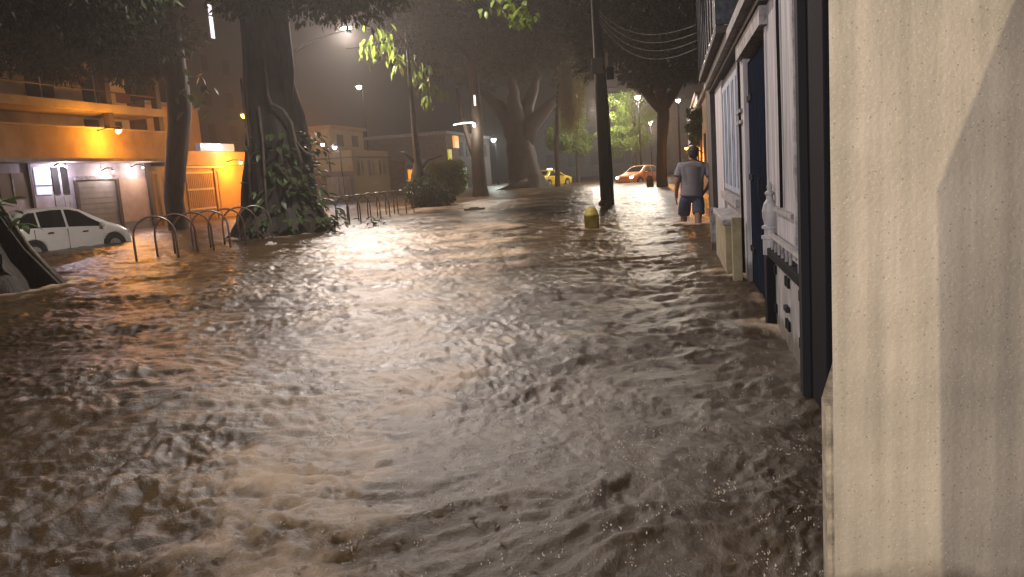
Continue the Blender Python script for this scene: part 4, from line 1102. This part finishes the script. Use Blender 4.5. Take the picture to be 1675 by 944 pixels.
# floating scraps
scrap = mat('white_foam_scrap', (0.6, 0.57, 0.52), 0.6, var=0.2)
for x, y, s, a, lb in ((-7.55, 29.9, 0.42, 0.3, 'pale flat scrap drifting beyond the fig tree'), (-9.35, 17.2, 0.16, 1.0, 'small white scrap floating by the near bike racks')):
    t = thing('floating_scrap', lb, 'litter', (x, y, 0.03), a)
    MB().prism([(-s, -s * 0.3), (-s * 0.6, s * 0.35), (s * 0.2, s * 0.42), (s * 0.95, s * 0.15), (s * 0.8, -s * 0.3)], 'z', -0.03, 0.06).build('sheet', scrap, t)
    MB().prism([(-s * 0.5, -s * 0.1), (-s * 0.1, s * 0.3), (s * 0.4, s * 0.1)], 'z', 0.062, 0.10).build('flap', scrap, t)
# ---------------------------------------------------------------- cars
glass_m = mat('dark_glass', (0.015, 0.018, 0.018), 0.08, 0.7)
tyre_m = mat('tyre', (0.015, 0.015, 0.015), 0.8)
rim_m = mat('alloy', (0.5, 0.5, 0.5), 0.35, metal=0.6)
red_lens = mat('red_lens', (0.28, 0.02, 0.015), 0.2, 0.6)
clear_lens = mat('clear_lens', (0.6, 0.6, 0.6), 0.15, 0.7)
trim_m = mat('black_plastic', (0.02, 0.02, 0.02), 0.6)

def make_car(name, label, paint, L, W, roof, belt, arches, loc, rz, side_glass, screens, wr=0.30, roof_sign=False, lamp_on=None, group=None):
    """roof: [(x, z)] centre-line height, belt: [(x, z)]; x runs tail to nose"""
    t = thing(name, label, 'car', loc, rz, group)
    rx = np.array(roof); bxx = np.array(belt)
    h = L / 2
    zt = lambda x: float(np.interp(x, rx[:, 0], rx[:, 1]))
    bl = lambda x: min(float(np.interp(x, bxx[:, 0], bxx[:, 1])), zt(x) - 0.03)
    def hw(x):
        e = abs(x) / h
        return W / 2 * (1 - 0.16 * e ** 5)
    def zb(x):
        z = 0.20 + 0.10 * max(0, (abs(x) - h + 0.25)) / 0.25
        for a in arches:
            d = (wr + 0.07) ** 2 - (x - a) ** 2
            if d > 0: z = max(z, wr + math.sqrt(d))
        return z
    def hr(x):
        k = min(1, max(0, (zt(x) - bl(x)) / 0.55))
        return hw(x) * (0.93 - 0.20 * k)
    def ring(x):
        b, B, T, w, r = zb(x), bl(x), zt(x), hw(x), hr(x)
        z1 = min(max(b + 0.02, 0.48), B - 0.06); z2 = min(max(b + 0.05, 0.70), B - 0.02)
        return [(w * 0.94, b), (w, z1), (w * 0.995, z2), (w * 0.965, B), (r, T - 0.045), (r * 0.82, T - 0.012), (0, T)]
    xs = sorted(set([round(v, 3) for v in np.arange(-h, h + 0.001, 0.05)] + [-h, h] + [round(p[0], 3) for p in roof if -h <= p[0] <= h]))
    vs = []; fs = []
    for x in xs:
        half = ring(x)
        vs += [(x, y, z) for y, z in half] + [(x, -y, z) for y, z in half[-2::-1]]
    n = 13
    for i in range(len(xs) - 1):
        for k in range(n - 1):
            fs.append((i * n + k, i * n + k + 1, (i + 1) * n + k + 1, (i + 1) * n + k))
    fs.append(tuple(range(n))); fs.append(tuple((len(xs) - 1) * n + k for k in range(n - 1, -1, -1)))
    MB().add(vs, fs).build('body', paint, t, True)
    MB().box(-h + 0.15, h - 0.15, -W / 2 + 0.16, W / 2 - 0.16, 0.16, 0.52).build('underbody', trim_m, t)
    def side(x, u, s, off=0.006):
        B, T = bl(x), zt(x)
        y = hw(x) * 0.965 + (hr(x) - hw(x) * 0.965) * u
        return (x, s * (y + off), B + (T - 0.045 - B) * u + off * 0.3)
    for s in (1, -1):
        for poly in side_glass:           # [(x, u_low, u_high)]
            m = MB(); v2 = []; f2 = []
            P = np.array(poly); xx = np.linspace(P[0, 0], P[-1, 0], 14)
            for x in xx:
                lo = float(np.interp(x, P[:, 0], P[:, 1])); hi = float(np.interp(x, P[:, 0], P[:, 2]))
                v2 += [side(x, lo, s), side(x, (lo + hi) / 2, s, 0.010), side(x, hi, s)]
            for i in range(13):
                f2 += [(i * 3, i * 3 + 1, i * 3 + 4, i * 3 + 3), (i * 3 + 1, i * 3 + 2, i * 3 + 5, i * 3 + 4)]
            m.add(v2, f2).build('side_window', glass_m, t, True)
    for (xa, xb, nm) in screens:
        m = MB(); v2 = []; f2 = []
        for i, x in enumerate(np.linspace(xa, xb, 8)):
            r = hr(x) * 0.80
            for y in np.linspace(-r, r, 7):
                z = zt(x) - 0.012 * abs(y) / (hr(x) * 0.82)
                v2.append((x - 0.008 * (1 if xb < 0 else -1), y, z + 0.010))
        for i in range(7):
            for k in range(6):
                f2.append((i * 7 + k, i * 7 + k + 1, (i + 1) * 7 + k + 1, (i + 1) * 7 + k))
        m.add(v2, f2).build(nm, glass_m, t, True)
    for a in arches:
        for s in (1, -1):
            w = thing('wheel', None, None, (a, s * (W / 2 - 0.10), wr)); w.parent = t
            MB().tube([(0, -0.09, 0), (0, -0.075, 0), (0, 0.075, 0), (0, 0.09, 0)], [wr - 0.03, wr, wr, wr - 0.03], 24).build('tyre', tyre_m, w, True)
            rm = MB().tube([(0, s * 0.085, 0), (0, s * 0.098, 0)], [wr * 0.62, wr * 0.60], 20)
            for k in range(6):
                c, q_ = math.cos(k * math.pi / 3), math.sin(k * math.pi / 3)
                rm.tube([(c * 0.03, s * 0.098, q_ * 0.03), (c * wr * 0.58, s * 0.108, q_ * wr * 0.58)], [0.03, 0.022], 6)
            rm.build('rim', rim_m, w)
            MB().tube([(a, s * (W / 2 - 0.40), wr), (a, s * (W / 2 - 0.015), wr)], [wr + 0.06, wr + 0.06], 24).build('wheel_well', trim_m, t)
    for s in (1, -1):
        zl = bl(-h + 0.12)
        MB().box(-h - 0.015, -h + 0.20, s * hw(-h) * 0.99 - 0.075, s * hw(-h) * 0.99 + 0.075, zl - 0.30, zl - 0.03, bev=0.035).build('tail_light', red_lens, t, True)
        MB().box(h - 0.22, h + 0.012, s * hw(h) * 0.84 - 0.13, s * hw(h) * 0.84 + 0.13, 0.58, 0.74, bev=0.035).build('headlight', lamp_on or clear_lens, t, True)
        for xd in (-0.42 * h, 0.14 * h):
            y = s * (hw(xd) + 0.006)
            MB().box(xd, xd + 0.16, min(y, y + s * 0.022), max(y, y + s * 0.022), bl(xd) - 0.14, bl(xd) - 0.105, bev=0.008).build('door_handle', trim_m, t)
        xm = screens[0][1] - 0.28 if screens else 0.4
        y = s * (hw(xm) + 0.07)
        MB().box(xm - 0.05, xm + 0.07, y - 0.09, y + 0.09, bl(xm) + 0.0, bl(xm) + 0.13, bev=0.03).build('mirror', paint, t, True)
        for xd in (-0.10 * h, -0.62 * h):                  # door shut lines
            MB().box(xd - 0.006, xd + 0.006, min(s * hw(xd) * 0.97, s * (hw(xd) + 0.003)), max(s * hw(xd) * 0.97, s * (hw(xd) + 0.003)), 0.30, bl(xd) - 0.02).build('door_seam', trim_m, t)
    MB().box(-h - 0.05, -h + 0.12, -W / 2 * 0.84, W / 2 * 0.84, 0.30, 0.52, bev=0.04).build('rear_bumper', paint, t, True)
    MB().box(h - 0.12, h + 0.05, -W / 2 * 0.82, W / 2 * 0.82, 0.28, 0.50, bev=0.04).build('front_bumper', paint, t, True)
    MB().box(-h - 0.022, -h + 0.01, -0.26, 0.26, 0.60, 0.72).build('number_plate', mat('plate', (0.45, 0.45, 0.43), 0.5), t)
    if roof_sign:
        MB().box(-0.15, 0.1, -0.22, 0.22, zt(0) - 0.01, zt(0) + 0.13, bev=0.03).build('roof_sign', mat('roof_sign', (0.8, 0.8, 0.75), 0.4, emit=(1, 0.95, 0.85), estr=2.5), t, True)
    return t

white_paint_car = mat('white_car_paint', (0.74, 0.73, 0.70), 0.28, 0.5, var=0.06, vscale=3)
mpv_roof = [(-1.80, 0.94), (-1.72, 1.00), (-1.42, 1.46), (-1.15, 1.54), (-0.5, 1.585), (0.05, 1.56), (0.40, 1.46), (1.18, 1.02), (1.55, 0.90), (1.76, 0.76), (1.80, 0.66)]
mpv_belt = [(-1.8, 0.98), (-1.0, 0.97), (0.6, 0.90), (1.2, 0.86), (1.8, 0.70)]
make_car('parked_car', 'white hatchback standing in the flood at the left, seen from behind', white_paint_car, 3.6, 1.72, mpv_roof, mpv_belt, (-1.18, 1.22),
         (-18.35, 21.0, -0.30), R(90 - 22), [[(-1.55, 0.10, 0.25), (-1.30, 0.08, 0.86), (-0.98, 0.06, 0.90)], [(-0.92, 0.06, 0.90), (-0.20, 0.05, 0.92)], [(-0.13, 0.05, 0.92), (0.30, 0.05, 0.90), (0.95, 0.06, 0.40)]],
         [(0.46, 1.10, 'windscreen'), (-1.68, -1.46, 'rear_window')], wr=0.30)
taxi_paint = mat('taxi_yellow', (0.52, 0.38, 0.02), 0.35, 0.5, var=0.08)
orange_light_paint = mat('orange_light_car_paint', (0.62, 0.24, 0.04), 0.35, 0.5, var=0.08)  # glow of orange lamps put into the body colour
sed_roof = [(-2.15, 0.86), (-2.08, 0.98), (-1.45, 1.02), (-0.85, 1.42), (-0.3, 1.47), (0.25, 1.44), (1.05, 1.0), (1.9, 0.84), (2.1, 0.72), (2.15, 0.62)]
sed_belt = [(-2.15, 0.94), (-1.0, 0.93), (0.8, 0.88), (2.15, 0.68)]
sed_glass = [[(-1.25, 0.08, 0.3), (-0.8, 0.06, 0.90), (-0.28, 0.05, 0.92)], [(-0.20, 0.05, 0.92), (0.25, 0.05, 0.90), (0.85, 0.06, 0.4)]]
lamp_lens = mat('headlight_on', (1, 1, 1), 0.3, emit=(1, 0.95, 0.85), estr=6)
make_car('taxi', 'yellow taxi half behind the thick central trunk', taxi_paint, 4.3, 1.74, sed_roof, sed_belt, (-1.3, 1.32), (-10.35, 68.2, -0.12), R(62), sed_glass,
         [(0.32, 0.98, 'windscreen'), (-1.38, -0.92, 'rear_window')], roof_sign=True)
make_car('parked_car', 'orange lit car standing between utility pole and right tree', orange_light_paint, 4.3, 1.74, sed_roof, sed_belt, (-1.3, 1.32), (-2.35, 60.2, -0.25), R(238), sed_glass,
         [(0.32, 0.98, 'windscreen'), (-1.38, -0.92, 'rear_window')], lamp_on=lamp_lens)

# ---------------------------------------------------------------- person
def skin_obj(name, parent, verts, edges, radii, m, root=0, sub=2):
    me = bpy.data.meshes.new(name)
    me.from_pydata(verts, edges, [])
    me.materials.append(m)
    o = bpy.data.objects.new(name, me); C.objects.link(o)
    if parent: o.parent = parent
    sk = o.modifiers.new('skin', 'SKIN'); sk.use_smooth_shade = True
    layer = me.skin_vertices[0].data if me.skin_vertices else None
    if layer is None:
        bm_ = bmesh.new(); bm_.from_mesh(me); bm_.verts.layers.skin.verify(); bm_.to_mesh(me); bm_.free()
        layer = me.skin_vertices[0].data
    for i, r in enumerate(radii):
        layer[i].radius = r if hasattr(r, '__len__') else (r, r)
        layer[i].use_root = (i == root)
    sb = o.modifiers.new('sub', 'SUBSURF'); sb.levels = sub; sb.render_levels = sub
    return o
skin_m = mat('skin', (0.16, 0.085, 0.055), 0.5)
shirt_m = mat('grey_shirt', (0.15, 0.14, 0.155), 0.85, var=0.15, vscale=9, bump=0.4, bscale=14)
shorts_m = mat('blue_shorts', (0.035, 0.045, 0.075), 0.85, var=0.2, vscale=9, bump=0.3, bscale=14)
hair_m = mat('black_hair', (0.012, 0.010, 0.009), 0.6, bump=0.6, bscale=60)
t = thing('person', 'person in grey shirt and blue shorts wading away beside the wall', 'person', (0.30, 17.1, -0.36), R(4))
t.rotation_euler = (R(-3), R(4), R(4))
t.scale = (1.24, 1.14, 1.125)
J = {}; V = []; E_ = []; Rr = []
def jt(n, p, r, par=None):
    J[n] = len(V); V.append(p); Rr.append(r)
    if par: E_.append((J[par], J[n]))
jt('pelvis', (0, 0, 0.95), (0.165, 0.12))
jt('waist', (0, 0.0, 1.10), (0.155, 0.115), 'pelvis'); jt('chest', (0, -0.01, 1.30), (0.175, 0.125), 'waist'); jt('upper', (0, -0.01, 1.42), (0.13, 0.10), 'chest')
jt('neck', (0, 0.01, 1.51), (0.06, 0.065), 'upper'); jt('head0', (0, 0.02, 1.58), (0.072, 0.085), 'neck'); jt('head1', (0, 0.025, 1.66), (0.082, 0.100), 'head0'); jt('head2', (0, 0.02, 1.745), (0.062, 0.075), 'head1')
for s, n in ((-1, 'l'), (1, 'r')):
    jt('sh' + n, (s * 0.185, -0.01, 1.41), 0.066, 'upper')
    if s < 0:
        jt('el' + n, (-0.245, -0.03, 1.13), 0.046, 'shl'); jt('wr' + n, (-0.255, 0.05, 0.88), 0.032, 'ell'); jt('ha' + n, (-0.252, 0.075, 0.80), (0.040, 0.022), 'wrl')
    else:
        jt('el' + n, (0.31, -0.07, 1.15), 0.046, 'shr'); jt('wr' + n, (0.235, 0.10, 0.97), 0.032, 'elr'); jt('ha' + n, (0.21, 0.15, 0.93), (0.040, 0.022), 'wrr')
    fx = 0.10 * s
    jt('hip' + n, (fx, 0, 0.88), 0.105, 'pelvis')
    k = 0.20 if s < 0 else -0.14
    jt('kn' + n, (fx * 1.05, k + 0.03, 0.49), 0.064, 'hip' + n); jt('ca' + n, (fx * 1.05, k - 0.02, 0.34), 0.058, 'kn' + n)
    jt('an' + n, (fx * 1.1, k - 0.06, 0.09), 0.038, 'ca' + n); jt('to' + n, (fx * 1.35, k + 0.10, 0.03), (0.042, 0.028), 'an' + n)
body = skin_obj('body', t, V, E_, Rr, skin_m)
for nm, base, d, side_ in (('handl', V[J['hal']], Vector((0.0, 0.10, -1)).normalized(), 1), ('handr', V[J['har']], Vector((-0.35, 0.75, -0.45)).normalized(), -1)):
    fv = [tuple(base)]; fe = []; fr_ = [(0.026, 0.016)]
    acr = Vector((0.15, 1, 0.1)).cross(d).normalized() if False else d.cross(Vector((1, 0, 0))).normalized()
    for k, ln in enumerate((0.072, 0.080, 0.075, 0.060)):
        b0 = Vector(base) + acr * (k - 1.5) * 0.019 + d * 0.025
        i0 = len(fv); fv.append(tuple(b0)); fr_.append((0.010, 0.010)); fe.append((0, i0))
        fv.append(tuple(b0 + d * ln * 0.55 + Vector((side_ * 0.006, 0, 0)))); fr_.append((0.009, 0.009)); fe.append((i0, i0 + 1))
        fv.append(tuple(b0 + d * ln + Vector((side_ * 0.022, 0, 0)))); fr_.append((0.007, 0.007)); fe.append((i0 + 1, i0 + 2))
    i0 = len(fv); b0 = Vector(base) + acr * 0.035 - d * 0.02
    fv.append(tuple(b0)); fr_.append((0.011, 0.011)); fe.append((0, i0))
    fv.append(tuple(b0 + acr * 0.025 + d * 0.045)); fr_.append((0.009, 0.009)); fe.append((i0, i0 + 1))
    skin_obj('hand', t, fv, fe, fr_, skin_m, sub=1)
# shirt, loose, ends below the waist; short sleeves
sv = [(0, 0, 0.84), (0, 0, 1.02), (0, -0.01, 1.22), (0, -0.012, 1.36), (0, 0, 1.455), (-0.20, -0.01, 1.41), (-0.24, -0.02, 1.22), (0.20, -0.01, 1.41), (0.285, -0.05, 1.24), (0, 0.012, 1.505), (0, 0, 0.86), (-0.245, -0.022, 1.205), (0.295, -0.055, 1.225)]
se = [(0, 10), (10, 1), (6, 11), (8, 12), (1, 2), (2, 3), (3, 4), (3, 5), (5, 6), (3, 7), (7, 8), (4, 9)]
skin_obj('shirt', t, sv, se, [(0.215, 0.155), (0.205, 0.150), (0.205, 0.148), (0.165, 0.125), (0.125, 0.105), (0.088, 0.088), (0.085, 0.080), (0.088, 0.088), (0.085, 0.080), (0.090, 0.088), (0.212, 0.155), (0.085, 0.080), (0.085, 0.080)], shirt_m, 2)
hv = [(0, 0, 0.92), (-0.10, 0.01, 0.82), (-0.11, 0.15, 0.52), (0.10, 0.0, 0.82), (0.115, -0.07, 0.54), (-0.11, 0.156, 0.50), (0.115, -0.076, 0.52), (0, 0, 0.99)]
skin_obj('shorts', t, hv, [(0, 1), (1, 2), (0, 3), (3, 4), (2, 5), (4, 6), (0, 7)], [(0.175, 0.14), (0.125, 0.125), (0.105, 0.11), (0.125, 0.125), (0.105, 0.11), (0.105, 0.11), (0.105, 0.11), (0.15, 0.12)], shorts_m, 0)
MB().ball((0, -0.004, 1.685), (0.094, 0.108, 0.098), 18, 10).ball((0, -0.036, 1.63), (0.082, 0.072, 0.085), 16, 10).build('hair', hair_m, t, True)
for s in (-1, 1):
    MB().ball((s * 0.085, 0.02, 1.645), (0.014, 0.026, 0.036), 10, 6).build('ear', skin_m, t, True)
MB().ball((0, 0.125, 1.635), (0.016, 0.022, 0.028), 10, 6).build('nose', skin_m, t, True)
for s in (-1, 1):
    MB().ball((s * 0.032, 0.108, 1.665), (0.014, 0.010, 0.010), 10, 6).build('eye', mat('eye', (0.6, 0.6, 0.58), 0.3), t, True)
MB().box(-0.026, 0.026, 0.100, 0.112, 1.588, 1.600, bev=0.004).build('mouth', mat('lips', (0.20, 0.07, 0.06), 0.5), t, True)
tb = thing('waist_bag', 'small dark bag held at the hip of the person', 'bag', (0.50, 17.18, 0.66))
MB().box(-0.11, 0.09, -0.09, 0.09, -0.05, 0.13, bev=0.045).build('pouch', mat('black_bag', (0.015, 0.014, 0.014), 0.6, bump=0.3), tb, True)
MB().tube([(-0.10, 0.05, 0.12), (-0.15, 0.03, 0.30), (-0.13, 0.0, 0.45)], 0.012, 6).build('strap', MATS['black_bag'], tb, True)

# ---------------------------------------------------------------- rain haze
hz = bpy.data.materials.new('rain_haze'); hz.use_nodes = True
nt = hz.node_tree; nt.nodes.remove(nt.nodes['Principled BSDF'])
pv = nt.nodes.new('ShaderNodeVolumePrincipled')
pv.inputs['Color'].default_value = (0.92, 0.88, 0.84, 1)
pv.inputs['Density'].default_value = HAZE
pv.inputs['Anisotropy'].default_value = 0.6
nt.links.new(pv.outputs[0], nt.nodes['Material Output'].inputs['Volume'])
o = MB().box(-66, 26, -23, 140, -1.9, 24.5).build('haze', hz)
tag(o, 'pale rain haze filling the street', 'haze', kind='stuff')
